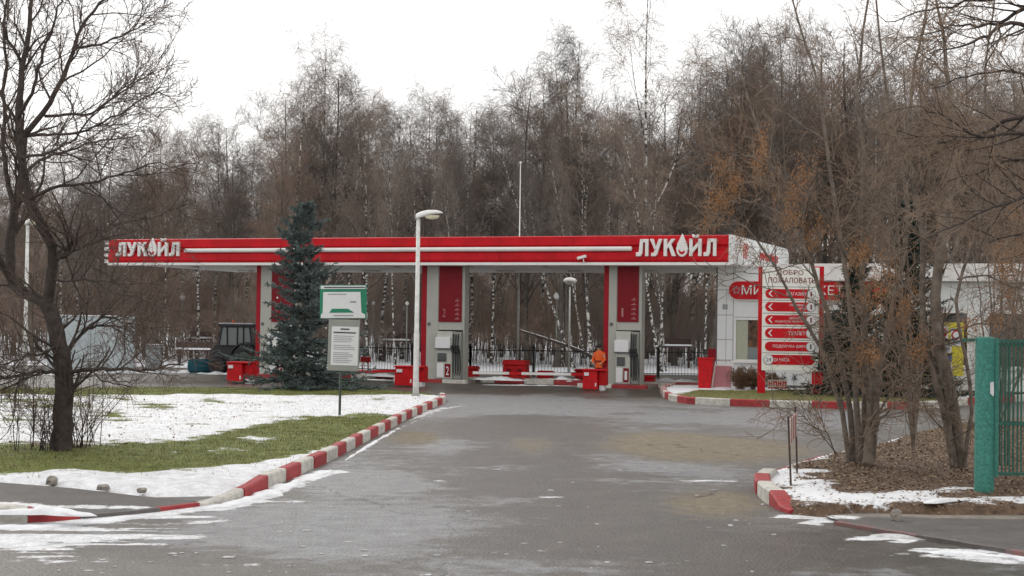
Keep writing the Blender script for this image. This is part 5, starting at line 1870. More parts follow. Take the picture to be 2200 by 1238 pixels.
# ------------------------------------------------------------------ trees
def mesh_levels(name, levels, smooth=True):
    """levels: list of (P, R, sides, material) -> one mesh"""
    parts, mats, mi = [], [], []
    for (P, Rr, S, m) in levels:
        V, F = tubes(P, Rr, S)
        parts.append((V, F))
        if m not in mats: mats.append(m)
        mi.append(np.full(len(F), mats.index(m), np.int32))
    V, F = join(parts)
    me = np_mesh(name, V, F, mats, smooth=smooth)
    me.polygons.foreach_set('material_index', np.concatenate(mi))
    return me
def trunk_line(g, H, r0, r1, K=16, wob=0.02, lean=(0, 0)):
    z = np.linspace(0, 1, K)
    ph = g.uniform(0, 6.28, 4)
    x = wob * H * (np.sin(z * 3 + ph[0]) - np.sin(ph[0])) * 0.6 + 0.25 * wob * H * (np.sin(z * 9 + ph[1]) - np.sin(ph[1])) + lean[0] * z
    y = wob * H * (np.sin(z * 3 + ph[2]) - np.sin(ph[2])) * 0.6 + lean[1] * z
    P = np.stack([x, y, z * H], -1)[None]
    Rr = (r0 + (r1 - r0) * z ** 0.8)[None].copy()
    Rr[0, 0] *= 1.35
    return P, Rr
def proto_birch(seed, H=20.0, dense=1.0, wide=1.0):
    g = np.random.default_rng(seed)
    P0, R0 = trunk_line(g, H, 0.15, 0.02, wob=0.015)
    PF, RF = grow(g, P0, R0, 2 if seed % 2 else 3, 0.28, 0.6, H * 0.42, 22, 9, 0.03, 0.12, rr=0.62, taper=0.2, lenpow=0.4, tip=0.18)
    P1, R1 = grow(g, P0, R0, int(26 * dense), 0.36, 0.98, H * 0.21 * wide, 46, 7, 0.11, 0.10, rr=0.42, lenpow=0.5, rmin=0.012)
    P1b, R1b = grow(g, PF, RF, int(11 * dense), 0.25, 1.0, H * 0.13 * wide, 44, 7, 0.12, 0.06, rr=0.5, lenpow=0.6, rmin=0.010)
    P1 = np.concatenate([P1, P1b]); R1 = np.concatenate([R1, R1b])
    P2, R2 = grow(g, P1, R1, 7, 0.2, 1.0, H * 0.085, 42, 5, 0.16, 0.0, rr=0.5, rmin=0.011)
    P3, R3 = grow(g, P2, R2, 5, 0.15, 1.0, H * 0.055, 44, 5, 0.14, -0.22, rr=0.55, rmin=0.0062, tip=0.6)
    P4, R4 = grow(g, P3, R3, 2, 0.2, 1.0, H * 0.036, 35, 3, 0.12, -0.30, rr=0.8, rmin=0.0060, tip=0.7)
    tr = mesh_levels('birch_trunk', [(P0, R0, 10, birch_bark), (PF, RF, 7, birch_bark)])
    cr = mesh_levels('birch_crown', [(P1, R1, 4, birch_branch), (P2, R2, 3, twig_birch), (P3, R3, 3, twig_birch), (P4, R4, 3, twig_birch)])
    return tr, cr
def proto_broad(seed, H=18.0, col=None, low=0.25, upright=0.10):
    g = np.random.default_rng(seed)
    tm = col or twig_wood
    P0, R0 = trunk_line(g, H, 0.17, 0.02, wob=0.025)
    PF, RF = grow(g, P0, R0, 4, 0.22, 0.6, H * 0.45, 26, 9, 0.05, 0.10, rr=0.6, taper=0.2, lenpow=0.5, tip=0.15)
    P1, R1 = grow(g, P0, R0, 18, low, 0.98, H * 0.25, 50, 7, 0.13, upright, rr=0.42, lenpow=0.42, rmin=0.014)
    P1b, R1b = grow(g, PF, RF, 9, 0.15, 1.0, H * 0.16, 42, 7, 0.13, upright, rr=0.5, lenpow=0.6, rmin=0.012)
    P1 = np.concatenate([P1, P1b]); R1 = np.concatenate([R1, R1b])
    P2, R2 = grow(g, P1, R1, 8, 0.15, 1.0, H * 0.085, 44, 5, 0.16, 0.06, rr=0.5, rmin=0.012)
    P3, R3 = grow(g, P2, R2, 5, 0.12, 1.0, H * 0.045, 44, 4, 0.16, 0.05, rr=0.55, rmin=0.0068, tip=0.6)
    P4, R4 = grow(g, P3, R3, 2, 0.2, 1.0, H * 0.026, 38, 3, 0.14, 0.04, rr=0.8, rmin=0.0066, tip=0.7)
    tr = mesh_levels('tree_trunk', [(P0, R0, 9, bark_wood), (PF, RF, 7, bark_wood)])
    cr = mesh_levels('tree_crown', [(P1, R1, 4, bark_wood), (P2, R2, 3, tm), (P3, R3, 3, tm), (P4, R4, 3, tm)])
    return tr, cr
PRO_BIRCH = [proto_birch(s) for s in (11, 12, 13, 14)]
PRO_SPARSE = proto_birch(21, dense=0.6, wide=1.1)
PRO_BROAD = [proto_broad(s, low=0.18 if s % 2 else 0.3) for s in (31, 32, 33, 34, 35)]
def plant(name, pro, x, y, H, Hn, rz, label, cat, group=None, lean=0.0, leanaz=0.0, sxy=1.0):
    t = thing(name, label, cat, (x, y, -0.1), rz, group)
    s = H / Hn
    t.scale = (s * sxy, s * sxy, s)
    if lean:
        t.rotation_mode = 'QUATERNION'
        ax_ = Vector((math.cos(leanaz + math.pi / 2), math.sin(leanaz + math.pi / 2), 0))
        from mathutils import Quaternion
        t.rotation_quaternion = Quaternion(ax_, lean) @ Quaternion((0, 0, 1), rz)
    for nm, me in zip(('trunk', 'crown'), pro):
        o = bpy.data.objects.new(nm, me)
        link(o, t)
    return t
# the skyline of the wood, read off the photograph
SKY = [(-600, 150), (0, 255), (150, 262), (300, 262), (360, 240), (430, 200), (500, 195), (560, 200), (590, 130), (680, 112), (760, 135), (790, 180), (900, 165), (1000, 180), (1060, 205), (1110, 150), (1200, 95), (1260, 130), (1300, 165), (1440, 170), (1500, 90), (1580, 55), (1660, 45), (1720, 20), (1800, 50), (1900, 90), (2050, 70), (2300, 90), (2900, 60)]
def sky_v(u): return float(np.interp(u, [a for a, b in SKY], [b for a, b in SKY]))
gt = random.Random(12)
LBB = 'bare white-barked birch in the dense wood behind the station'
LBT = 'bare brown-twigged tree in the dense wood behind the station'
# notable trees that stand out
def birch_at(u, vtop, Y, label, pro=None, lean_px=0, rz=None, sxy=1.0):
    p = AT(u, 760, Y)
    zt = AT(u, vtop, Y).z
    dx = lean_px / FPX * Y
    lean = math.atan2(abs(dx), zt)
    return plant('birch_tree', pro or PRO_BIRCH[0], p.x, Y, math.hypot(zt, dx) + 0.2, 20.0, rz if rz is not None else gt.uniform(0, 6.28), label, 'birch', 'birches in the wood', lean=lean, leanaz=0 if dx > 0 else math.pi, sxy=sxy)
birch_at(1374, -20, 80, 'tallest bare birch, its thin open crown standing alone against the sky', PRO_SPARSE, 0, 0.4)
birch_at(1205, 95, 84, 'tall bare birch with broad drooping crown, left of the tallest birch', PRO_BIRCH[1], 20)
birch_at(680, 112, 86, 'tall birch rising highest behind the blue spruce', PRO_BIRCH[2], 10)
birch_at(1236, 290, 78, 'leaning birch, its white trunk sloping left behind the flagpole', PRO_BIRCH[3], -185, sxy=0.8)
birch_at(990, 350, 80, 'slim birch leaning left, between the tall lamp and the flagpole', PRO_BIRCH[0], -45, sxy=0.6)
birch_at(1302, 300, 79, 'straight slim birch seen above the head panel of pump one', PRO_BIRCH[2], 0, sxy=0.55)
birch_at(1422, 260, 76, 'thick birch trunk just right of pump one, leaning left at its foot', PRO_BIRCH[1], -100, sxy=0.9)
birch_at(1432, 340, 77, 'pair birch with thin pale trunk, right of the thick one by pump one', PRO_BIRCH[3], -45, sxy=0.5)
birch_at(1262, 330, 76, 'birch with trunk leaning left between mushroom lamp and the worker', PRO_BIRCH[2], -95, sxy=0.6)
birch_at(1515, 230, 82, 'birch just left of the shop corner', PRO_BIRCH[0], 8, sxy=0.7)
birch_at(1000, 260, 82, 'birch right of the dispenser marked 2, thin trunk leaning left', PRO_BIRCH[3], -40, sxy=0.6)
birch_at(850, 240, 80, 'thin birch seen just left of the tall lamp post', PRO_BIRCH[1], -30, sxy=0.5)
birch_at(740, 250, 84, 'forked birch right of the blue spruce tip', PRO_BIRCH[0], 25, sxy=0.7)
birch_at(352, 240, 84, 'slim birch over the short low end of the pale wall', PRO_BIRCH[2], -5, sxy=0.6)
birch_at(1620, 150, 84, 'birch rising above the right end of the canopy roof', PRO_BIRCH[1], 12)
birch_at(2040, 200, 80, 'pale birch behind the yellow board', PRO_BIRCH[3], 5, sxy=0.7)
# the rest in rows, thick enough that the far side is not seen
rows_ = [(79, 88, 46), (88, 100, 52), (100, 118, 50), (118, 145, 48), (145, 185, 44)]
for (ya, yb2, n) in rows_:
    for i in range(n):
        Y = gt.uniform(ya, yb2)
        u = -260 + (2700) * (i + gt.uniform(0.1, 0.9)) / n
        p = AT(u, 760, Y)
        vt = sky_v(u) + (gt.uniform(5, 70) if gt.random() < 0.75 else gt.uniform(70, 190))
        if Y > 100: vt += gt.uniform(50, 150)
        if 330 < u < 570: vt += gt.uniform(0, 50)
        H = AT(u, vt, Y).z
        if u > 1750: H = min(H, 26)
        H = min(H * (0.94 if u < 1500 else 0.98), 27)
        if gt.random() < 0.52:
            plant('birch_tree', gt.choice(PRO_BIRCH), p.x, Y, H, 20.0, gt.uniform(0, 6.28), LBB, 'birch', 'birches in the wood', lean=gt.uniform(0, .06), leanaz=gt.uniform(0, 6.28), sxy=gt.uniform(.85, 1.25))
        else:
            plant('bare_tree', gt.choice(PRO_BROAD), p.x, Y, H, 18.0, gt.uniform(0, 6.28), LBT, 'bare tree', 'bare trees in the wood', lean=gt.uniform(0, .05), leanaz=gt.uniform(0, 6.28), sxy=gt.uniform(.95, 1.4))

twig_under = mat('twig_under', (0.36, 0.275, 0.22), 0.85, scale=0.5, col2=(0.24, 0.18, 0.145), objvar=0.2)
# undergrowth: young stems and scrub, an uncountable thicket
def thicket(seed, W, D, n, H):
    g = np.random.default_rng(seed)
    K = 8
    x0 = g.uniform(-W / 2, W / 2, n)
    y0 = g.uniform(-D / 2, D / 2, n)
    h = H * g.uniform(0.35, 1.0, n)
    z = np.linspace(0, 1, K)
    dx, dy = g.normal(0, .12, n), g.normal(0, .12, n)
    P = np.stack([x0[:, None] + dx[:, None] * h[:, None] * z ** 1.4, y0[:, None] + dy[:, None] * h[:, None] * z, h[:, None] * z[None]], -1)
    Rr = np.repeat(np.linspace(0.028, 0.008, K)[None], n, 0) * g.uniform(.6, 1.2, n)[:, None]
    P1, R1 = grow(g, P, Rr, 9, 0.30, 0.98, H * 0.30, 44, 5, 0.16, 0.08, rr=0.5, rmin=0.009)
    P2, R2 = grow(g, P1, R1, 6, 0.15, 1.0, H * 0.16, 44, 4, 0.18, 0.03, rr=0.55, rmin=0.007, tip=0.6)
    P3, R3 = grow(g, P2, R2, 3, 0.2, 1.0, H * 0.09, 40, 3, 0.16, 0.02, rr=0.8, rmin=0.006, tip=0.7)
    return mesh_levels('thicket', [(P, Rr, 4, bark_wood), (P1, R1, 3, twig_under), (P2, R2, 3, twig_under), (P3, R3, 3, twig_under)])
TH = [thicket(s, 12, 5, 46, hh) for s, hh in ((51, 5.5), (52, 6.5), (53, 7.5))]
pts_, rot_, scl_, idx_ = [], [], [], []
for (Y, st, sc_) in [(86, 9, .72), (93, 8, .85), (102, 8, 1.0), (112, 9, 1.1), (124, 10, 1.3), (140, 11, 1.5), (165, 12, 1.8), (195, 14, 2.2)]:
    half = Y * 0.42
    x = -half
    while x < half + 4:
        pts_.append((x + gt.uniform(-2, 2), Y + gt.uniform(-3, 3), -0.1))
        rot_.append((0, 0, gt.choice([0, math.pi]) + gt.uniform(-.2, .2)))
        s = sc_ * gt.uniform(.85, 1.1)
        scl_.append((s, s, s))
        idx_.append(len(idx_) % 3)
        x += st * (1 if sc_ < 1.3 else sc_ * 0.8)
me = bpy.data.meshes.new('undergrowth')
me.from_pydata(pts_, [], [])
for nm, ty, data, key in (('rot', 'FLOAT_VECTOR', rot_, 'vector'), ('scl', 'FLOAT_VECTOR', scl_, 'vector'), ('which', 'INT', idx_, 'value')):
    at_ = me.attributes.new(nm, ty, 'POINT')
    at_.data.foreach_set(key, np.array(data, dtype=np.int32 if ty == 'INT' else np.float32).ravel())
ug = link(bpy.data.objects.new('undergrowth', me))
tag(ug, kind='stuff')
ng = bpy.data.node_groups.new('undergrowth', 'GeometryNodeTree')
ng.interface.new_socket('Geometry', in_out='INPUT', socket_type='NodeSocketGeometry')
ng.interface.new_socket('Geometry', in_out='OUTPUT', socket_type='NodeSocketGeometry')
gi, go_ = ng.nodes.new('NodeGroupInput'), ng.nodes.new('NodeGroupOutput')
jn = ng.nodes.new('GeometryNodeJoinGeometry')
def named(nm, ty):
    n_ = ng.nodes.new('GeometryNodeInputNamedAttribute')
    n_.data_type = ty
    n_.inputs['Name'].default_value = nm
    return n_.outputs[0]
for i_ in range(3):
    src = bpy.data.objects.new('thicket', TH[i_])       # shape source of the scatter
    oi_ = ng.nodes.new('GeometryNodeObjectInfo')
    oi_.inputs['Object'].default_value = src
    oi_.inputs['As Instance'].default_value = True
    ip = ng.nodes.new('GeometryNodeInstanceOnPoints')
    cp = ng.nodes.new('FunctionNodeCompare')
    cp.data_type = 'INT'
    cp.operation = 'EQUAL'
    ng.links.new(named('which', 'INT'), cp.inputs[2])
    cp.inputs[3].default_value = i_
    ng.links.new(gi.outputs[0], ip.inputs['Points'])
    ng.links.new(cp.outputs[0], ip.inputs['Selection'])
    ng.links.new(oi_.outputs['Geometry'], ip.inputs['Instance'])
    ng.links.new(named('rot', 'FLOAT_VECTOR'), ip.inputs['Rotation'])
    ng.links.new(named('scl', 'FLOAT_VECTOR'), ip.inputs['Scale'])
    ng.links.new(ip.outputs[0], jn.inputs[0])
ng.links.new(jn.outputs[0], go_.inputs[0])
md_ = ug.modifiers.new('scatter', 'NODES')
md_.node_group = ng

# ---- near trees with traced limbs
def near_tree(name, label, cat, base, limbs, twigs, mat_l, mat_t, rz=0, seed=1, group=None, rs=1.0, thin=()):
    """limbs: list of (points [(u, v, dY)], r0, r1); twigs: per level (n, length, angle, K, wander, trop, rmin)"""
    g = np.random.default_rng(seed)
    t = thing(name, label, cat, base, 0, group)
    b = np.array(list(base))
    lv = []
    Ps, Rs = [], []
    for (pts, r0, r1) in limbs:
        W3 = [AT(u, v, base.y + dy) for (u, v, dy) in pts]
        P, Rr = limb(W3, r0 * rs, r1, K=18)
        P = P + g.normal(0, 0.018, P.shape) * np.linspace(0, 1, 18)[None, :, None] ** .5
        Ps.append(P - b); Rs.append(Rr)
    P0, R0 = np.concatenate(Ps), np.concatenate(Rs)
    big = [i for i in range(len(limbs)) if limbs[i][1] >= 0.05]
    me = mesh_levels('trunk', [(P0, R0, 9, mat_l)])
    link(bpy.data.objects.new('trunk', me), t)
    P, Rr = P0, R0
    for i, (n, L_, an, K, wa, tp_, rm) in enumerate(twigs):
        P, Rr = grow(g, P, np.minimum(Rr, 0.055), n, 0.22 if i == 0 else 0.12, 1.0, L_, an, K, wa, tp_, rr=0.52, rmin=rm, tip=0.4, lenpow=0.35)
        mid = P[:, P.shape[1] // 2] + b
        U_, V_ = px_np(mid[:, 0], mid[:, 1], mid[:, 2])
        keep = np.ones(len(P), bool)
        for (ua, ub_, va, vb_, pr_) in thin:
            keep &= ~((U_ > ua) & (U_ < ub_) & (V_ > va) & (V_ < vb_) & (g.uniform(0, 1, len(P)) < pr_))
        P, Rr = P[keep], Rr[keep]
        lv.append((P, Rr, 5 if i == 0 else 3, mat_l if i == 0 else mat_t))
    me = mesh_levels('crown', lv)
    link(bpy.data.objects.new('crown', me), t)
    return t, lv
bL = G(132, 966, 0.14)
limbsL = [
 ([(132, 975, 0), (134, 900, 0), (138, 800, 0), (127, 720, 0), (104, 664, 0), (98, 648, 0)], .185, .12),
 ([(100, 655, 0), (81, 638, .1), (52, 632, .2), (24, 614, .3), (20, 561, .4), (28, 460, .6), (46, 400, .8), (48, 330, .9), (52, 290, 1.0)], .10, .06),
 ([(102, 652, 0), (105, 622, 0), (109, 590, -.1), (122, 552, -.2), (117, 525, -.3), (81, 473, -.4), (58, 430, -.4), (44, 340, -.5), (36, 240, -.5), (50, 130, -.4), (70, 20, -.2), (75, -60, 0)], .10, .025),
 ([(120, 556, -.2), (140, 548, -.3), (155, 530, -.3), (158, 505, -.3)], .055, .025),
 ([(52, 292, 1.0), (77, 262, 1.0), (97, 242, 1.1), (121, 198, 1.2), (149, 137, 1.3), (161, 97, 1.3), (172, 52, 1.4), (210, 12, 1.5), (250, -20, 1.6)], .055, .018),
 ([(97, 250, 1.1), (150, 247, .9), (202, 244, .7), (232, 215, .6), (290, 180, .5), (335, 150, .4)], .03, .008),
 ([(160, 105, 1.3), (190, 100, 1.4), (218, 95, 1.5), (258, 77, 1.6), (320, 48, 1.8)], .026, .008),
 ([(60, 292, 1.0), (110, 288, .6), (161, 289, .3), (225, 262, 0), (290, 222, -.2), (350, 190, -.4)], .03, .008),
 ([(46, 380, .8), (80, 345, 1.5), (140, 325, 2.0), (220, 300, 2.4), (300, 290, 2.6)], .035, .009),
 ([(58, 430, -.4), (120, 400, -.8), (190, 395, -1.0), (270, 370, -1.2), (340, 350, -1.4)], .035, .009),
 ([(122, 545, -.2), (180, 505, .4), (250, 480, 1.0), (330, 470, 1.4), (400, 440, 1.8)], .03, .008),
 ([(107, 600, 0), (160, 605, -.6), (220, 600, -1.0), (270, 620, -1.4), (310, 655, -1.6)], .026, .008),
 ([(138, 802, 0), (200, 792, -.4), (250, 795, -.7), (310, 798, -1.0), (352, 788, -1.2), (400, 784, -1.4)], .04, .010),
 ([(138, 800, 0), (90, 797, -.3), (40, 806, -.6), (-30, 826, -.9)], .04, .014),
 ([(136, 770, 0), (165, 728, .3), (188, 704, .5), (230, 699, .7), (270, 702, .9), (310, 704, 1.1)], .036, .009),
 ([(186, 705, .5), (215, 684, .5), (245, 680, .5), (280, 700, .5), (330, 690, .5)], .022, .008),
 ([(130, 740, 0), (90, 760, -.5), (50, 765, -.8), (0, 790, -1)], .025, .009),
 ([(22, 600, .3), (0, 560, .0), (-30, 480, -.2), (-50, 380, -.3), (-40, 250, -.3)], .06, .02),
 ([(30, 450, .6), (10, 360, 1.0), (5, 260, 1.2), (15, 150, 1.4), (5, 50, 1.5), (20, -40, 1.6)], .05, .015),
 ([(36, 260, -.5), (70, 200, -.8), (90, 120, -1), (120, 40, -1.1), (140, -40, -1.2)], .035, .01),
 ([(50, 140, -.4), (20, 90, -.5), (-10, 20, -.5)], .03, .01),
 ([(44, 340, -.5), (100, 330, -1.0), (160, 300, -1.5), (200, 250, -1.8), (250, 200, -2)], .028, .008),
]
near_tree('old_tree', 'large dark gnarled bare tree on the lawn at the far left', 'bare tree', bL, limbsL, rs=.95, twigs=[(13, 1.25, 42, 7, .16, .07, .008), (7, .58, 42, 5, .18, .05, .0055), (4, .30, 40, 3, .18, .03, .0042)], mat_l=bark_dark, mat_t=twig_dark, seed=3)

bR = G(1842, 992, 0.2)
limbsR = [
 ([(1824, 992, 0), (1813, 900, 0), (1792, 820, .0), (1770, 755, 0), (1735, 700, -.1), (1700, 640, -.2), (1672, 580, -.3), (1650, 540, -.4), (1618, 500, -.5), (1575, 470, -.6)], .075, .012),
 ([(1834, 992, .1), (1828, 880, .1), (1803, 760, .2), (1772, 650, .3), (1742, 560, .4), (1702, 470, .5), (1662, 400, .6), (1640, 300, .7), (1602, 200, .8), (1580, 120, .8)], .085, .012),
 ([(1846, 992, -.1), (1840, 850, -.1), (1832, 740, -.1), (1825, 620, 0), (1802, 500, .1), (1782, 380, .2), (1768, 250, .3), (1742, 120, .4), (1705, 10, .5), (1690, -50, .5)], .09, .012),
 ([(1852, 992, .1), (1862, 860, .2), (1862, 740, .3), (1850, 600, .3), (1860, 450, .4), (1853, 300, .5), (1842, 200, .5), (1850, 60, .5), (1872, -50, .5)], .10, .015),
 ([(1864, 992, 0), (1872, 900, 0), (1878, 820, .1), (1902, 720, .3), (1932, 600, .5), (1958, 470, .7), (1935, 330, .8), (1902, 200, .9), (1888, 60, 1), (1880, -40, 1)], .085, .014),
 ([(1866, 996, -.3), (1876, 900, -.3), (1880, 830, -.3), (1890, 775, -.3)], .17, .10),
 ([(1866, 930, 0), (1890, 900, -.2), (1925, 872, -.4), (1960, 858, -.5), (2000, 846, -.6)], .03, .006),
 ([(1795, 978, 0), (1778, 930, -.1), (1758, 890, -.2), (1738, 862, -.3)], .02, .006),
 ([(1800, 978, 0), (1760, 930, -.3), (1720, 890, -.5), (1660, 868, -.7)], .014, .004),
 ([(1812, 900, 0), (1806, 830, -.2), (1770, 790, -.4), (1740, 770, -.5)], .03, .008),
 ([(1700, 640, -.2), (1660, 625, -.3), (1600, 600, -.3), (1540, 575, -.4), (1510, 560, -.4)], .016, .005),
 ([(1742, 560, .4), (1700, 570, .3), (1640, 590, .2), (1580, 588, .1), (1530, 586, .0)], .014, .005),
 ([(1790, 720, .2), (1850, 700, -.3), (1900, 690, -.5), (1960, 700, -.7)], .02, .006),
 ([(1862, 740, .3), (1900, 760, -.2), (1960, 790, -.4), (1985, 800, -.5)], .022, .006),
 ([(1850, 600, .3), (1810, 540, -.2), (1780, 470, -.5), (1720, 400, -.7), (1640, 350, -.9), (1560, 330, -1)], .03, .007),
 ([(1860, 450, .4), (1900, 400, .0), (1960, 370, -.2), (2040, 350, -.3)], .026, .007),
 ([(1802, 500, .1), (1840, 430, .5), (1900, 340, .9), (1960, 300, 1.2), (2020, 250, 1.4)], .026, .007),
 ([(1662, 400, .6), (1620, 380, .3), (1560, 360, .1), (1510, 330, .0)], .02, .006),
 ([(1702, 470, .5), (1640, 440, .9), (1580, 430, 1.2), (1520, 450, 1.4)], .02, .006),
]
_, lvR = near_tree('ash_maple', 'many-stemmed bare tree with hanging orange seeds behind the twin stakes', 'bare tree', bR, limbsR,
          [(10, 1.0, 46, 7, .15, .03, .0065), (6, .46, 44, 5, .17, .0, .005), (3, .26, 40, 3, .18, .0, .004)], bark_grey, twig_mid, seed=5, rs=0.60, thin=[(1560, 1755, 575, 870, .62), (1340, 1600, 490, 600, .5), (1860, 2010, 560, 850, .35)], group='many-stemmed trees on the verge')
rR = bpy.data.objects['ash_maple']
bT = G(2058, 1004, 0.2)
limbsT = [
 ([(2050, 1004, 0), (2036, 900, 0), (2006, 800, .1), (1986, 740, .1), (1976, 650, .2), (1992, 520, .3), (1962, 400, .4), (1950, 280, .5), (1962, 150, .6), (1990, 20, .6), (2000, -50, .6)], .10, .014),
 ([(2064, 1004, .1), (2050, 900, .1), (2032, 800, .0), (2014, 720, .0), (2006, 640, .0), (2022, 520, .1), (2050, 400, .2), (2042, 250, .3), (2032, 100, .4), (2010, -30, .5)], .18, .016),
 ([(2072, 1004, 0), (2082, 920, -.2), (2096, 850, -.2), (2072, 760, -.3), (2052, 690, -.3), (2056, 600, -.4), (2100, 500, -.5), (2132, 380, -.6), (2112, 200, -.7), (2130, 60, -.8), (2140, -40, -.8)], .05, .012),
 ([(2044, 1000, -.1), (2040, 920, -.1), (2036, 850, -.1), (2010, 780, -.2)], .05, .02),
 ([(1990, 750, .1), (1940, 740, .3), (1880, 745, .4), (1820, 720, .5), (1790, 700, .5)], .03, .007),
 ([(2012, 720, 0), (2080, 700, .3), (2140, 690, .5), (2210, 720, .7)], .026, .007),
 ([(2056, 600, -.4), (2120, 590, -.5), (2180, 620, -.6), (2230, 640, -.7)], .024, .007),
 ([(1976, 650, .2), (1930, 600, .6), (1890, 560, .9), (1860, 520, 1.1)], .028, .007),
 ([(2022, 520, .1), (2090, 470, .6), (2150, 440, .9), (2220, 430, 1.1)], .028, .007),
 ([(2000, 780, .1), (1960, 830, -.2), (1930, 860, -.4), (1900, 870, -.5)], .02, .006),
 ([(1992, 520, .3), (1940, 470, .0), (1880, 450, -.2), (1830, 410, -.4)], .025, .007),
 ([(2050, 400, .2), (2110, 330, .5), (2170, 290, .7), (2230, 260, .8)], .03, .008),
]
near_tree('ash_maple', 'many-stemmed leaning bare tree between the yellow board and green post', 'bare tree', bT, limbsT,
          [(13, 1.1, 46, 7, .15, .03, .0065), (7, .52, 44, 5, .17, .0, .005), (3, .28, 40, 3, .18, .0, .004)], bark_grey, twig_mid, seed=6, rs=0.64, thin=[(1860, 2085, 560, 850, .45)], group='many-stemmed trees on the verge')
rT = bpy.data.objects['ash_maple.001']
bO = Vector((AT(2420, 900, 20).x, 20, 0.1))
limbsO = [
 ([(2420, 1150, 0), (2410, 700, 0), (2380, 450, 0), (2340, 300, 0), (2300, 100, 0), (2280, -100, 0)], .20, .08),
 ([(2345, 310, 0), (2260, 262, .2), (2200, 245, .4), (2150, 268, .5), (2102, 291, .6), (2050, 292, .7), (1964, 291, .8), (1930, 288, .8)], .045, .007),
 ([(2350, 320, 0), (2260, 290, -.2), (2200, 284, -.3), (2150, 290, -.4), (2102, 291, -.5), (2040, 262, -.6), (2005, 242, -.6), (1978, 224, -.7)], .04, .006),
 ([(2104, 291, .6), (2075, 302, .5), (2053, 311, .4)], .016, .005),
 ([(2290, 60, 0), (2230, 20, .3), (2200, 10, .4), (2165, 44, .5), (2120, 56, .6), (2057, 52, .7), (1985, 77, .8)], .04, .006),
 ([(2295, 90, 0), (2240, 70, -.2), (2165, 46, -.3), (2130, 72, -.4), (2098, 89, -.5), (2053, 101, -.6), (2000, 112, -.7)], .04, .006),
 ([(2380, 460, 0), (2270, 410, -.3), (2200, 420, -.5), (2162, 440, -.6), (2100, 462, -.8), (2041, 485, -.9), (2000, 513, -1)], .035, .006),
 ([(2290, 0, 0), (2200, -20, .6), (2100, 0, .9), (2000, 20, 1.1), (1900, 50, 1.3)], .035, .006),
 ([(2380, 560, 0), (2280, 520, -.3), (2200, 500, -.4), (2120, 520, -.5)], .03, .006),
 ([(2340, 300, 0), (2250, 180, .8), (2170, 150, 1.2), (2090, 160, 1.4), (2000, 190, 1.5)], .035, .006),
 ([(2350, 350, 0), (2260, 350, .8), (2180, 340, 1.0), (2100, 370, 1.2), (2040, 390, 1.3)], .03, .006),
]
near_tree('overhanging_tree', 'dark bare tree reaching in over the green gate from the right', 'bare tree', bO, limbsO,
          [(12, .95, 42, 6, .14, .02, .006), (6, .45, 40, 4, .17, .0, .0045), (4, .24, 38, 3, .18, .0, .0038)], bark_dark, twig_mid, seed=8)

# seed clusters hanging in the many-stemmed trees
def seed_cluster(parent, u, v, dY, w_, h_, n, seed):
    g = np.random.default_rng(seed)
    c = AT(u, v, parent.location.y + dY) - parent.location
    s = (parent.location.y + dY) / FPX
    th, rr_ = g.uniform(0, 6.28, n), np.abs(g.normal(0, .5, n)) ** .8
    ctr = np.stack([c.x + np.cos(th) * rr_ * w_ * s, c.y + np.sin(th) * rr_ * w_ * s, c.z + g.uniform(-1, .6, n) * h_ * s], -1)
    # small clumping
    k = g.integers(0, max(2, n // 18), n)
    off = g.normal(0, 1, (max(2, n // 18), 3)) * np.array([w_, w_, h_]) * s * .45
    ctr = np.array([c.x, c.y, c.z]) + off[k] + g.normal(0, .05, (n, 3)) * np.array([1, 1, 1.8])
    d = nrm(g.normal(0, .35, (n, 3)) + np.array([0, 0, -1.0]))
    sd_ = nrm(np.cross(d, g.normal(size=(n, 3))))
    ln = g.uniform(.025, .05, n)[:, None]
    wd = g.uniform(.006, .011, n)[:, None]
    V = np.stack([ctr, ctr + d * ln * .5 + sd_ * wd, ctr + d * ln, ctr + d * ln * .5 - sd_ * wd], 1).reshape(-1, 3)
    F = np.arange(n * 4).reshape(-1, 4)
    o = bpy.data.objects.new('seed_cluster', np_mesh('seed_cluster', V, F, [leaf_or]))
    link(o, parent)
    o['kind'] = 'stuff'
for i, (u, v, w_, h_, n) in enumerate([(1560, 360, 28, 34, 520), (1580, 400, 22, 30, 380), (1545, 435, 36, 36, 600), (1632, 350, 18, 38, 420), (1640, 300, 14, 26, 200), (1700, 410, 30, 40, 420), (1728, 370, 24, 40, 320), (1700, 470, 34, 34, 420), (1740, 520, 22, 30, 260), (1850, 535, 34, 36, 500), (1880, 640, 30, 36, 460), (1905, 600, 22, 34, 260), (1925, 690, 22, 40, 420), (1865, 755, 34, 24, 420), (1880, 780, 28, 18, 260), (1600, 520, 26, 26, 200), (1520, 480, 22, 26, 200), (1820, 560, 22, 20, 160), (1790, 640, 20, 30, 120), (1770, 480, 30, 26, 200)]):
    seed_cluster(rR, u, v, gt.uniform(-1, 1), w_, h_, n, 200 + i)
for i, (u, v, w_, h_, n) in enumerate([(1950, 640, 22, 34, 320), (1975, 740, 20, 34, 340), (2150, 560, 30, 34, 420), (2165, 640, 22, 36, 360), (2190, 520, 30, 30, 260), (2080, 700, 26, 16, 200), (2180, 460, 26, 22, 160), (2130, 690, 20, 18, 160)]):
    seed_cluster(rT, u, v, gt.uniform(-1, 1), w_, h_, n, 300 + i)

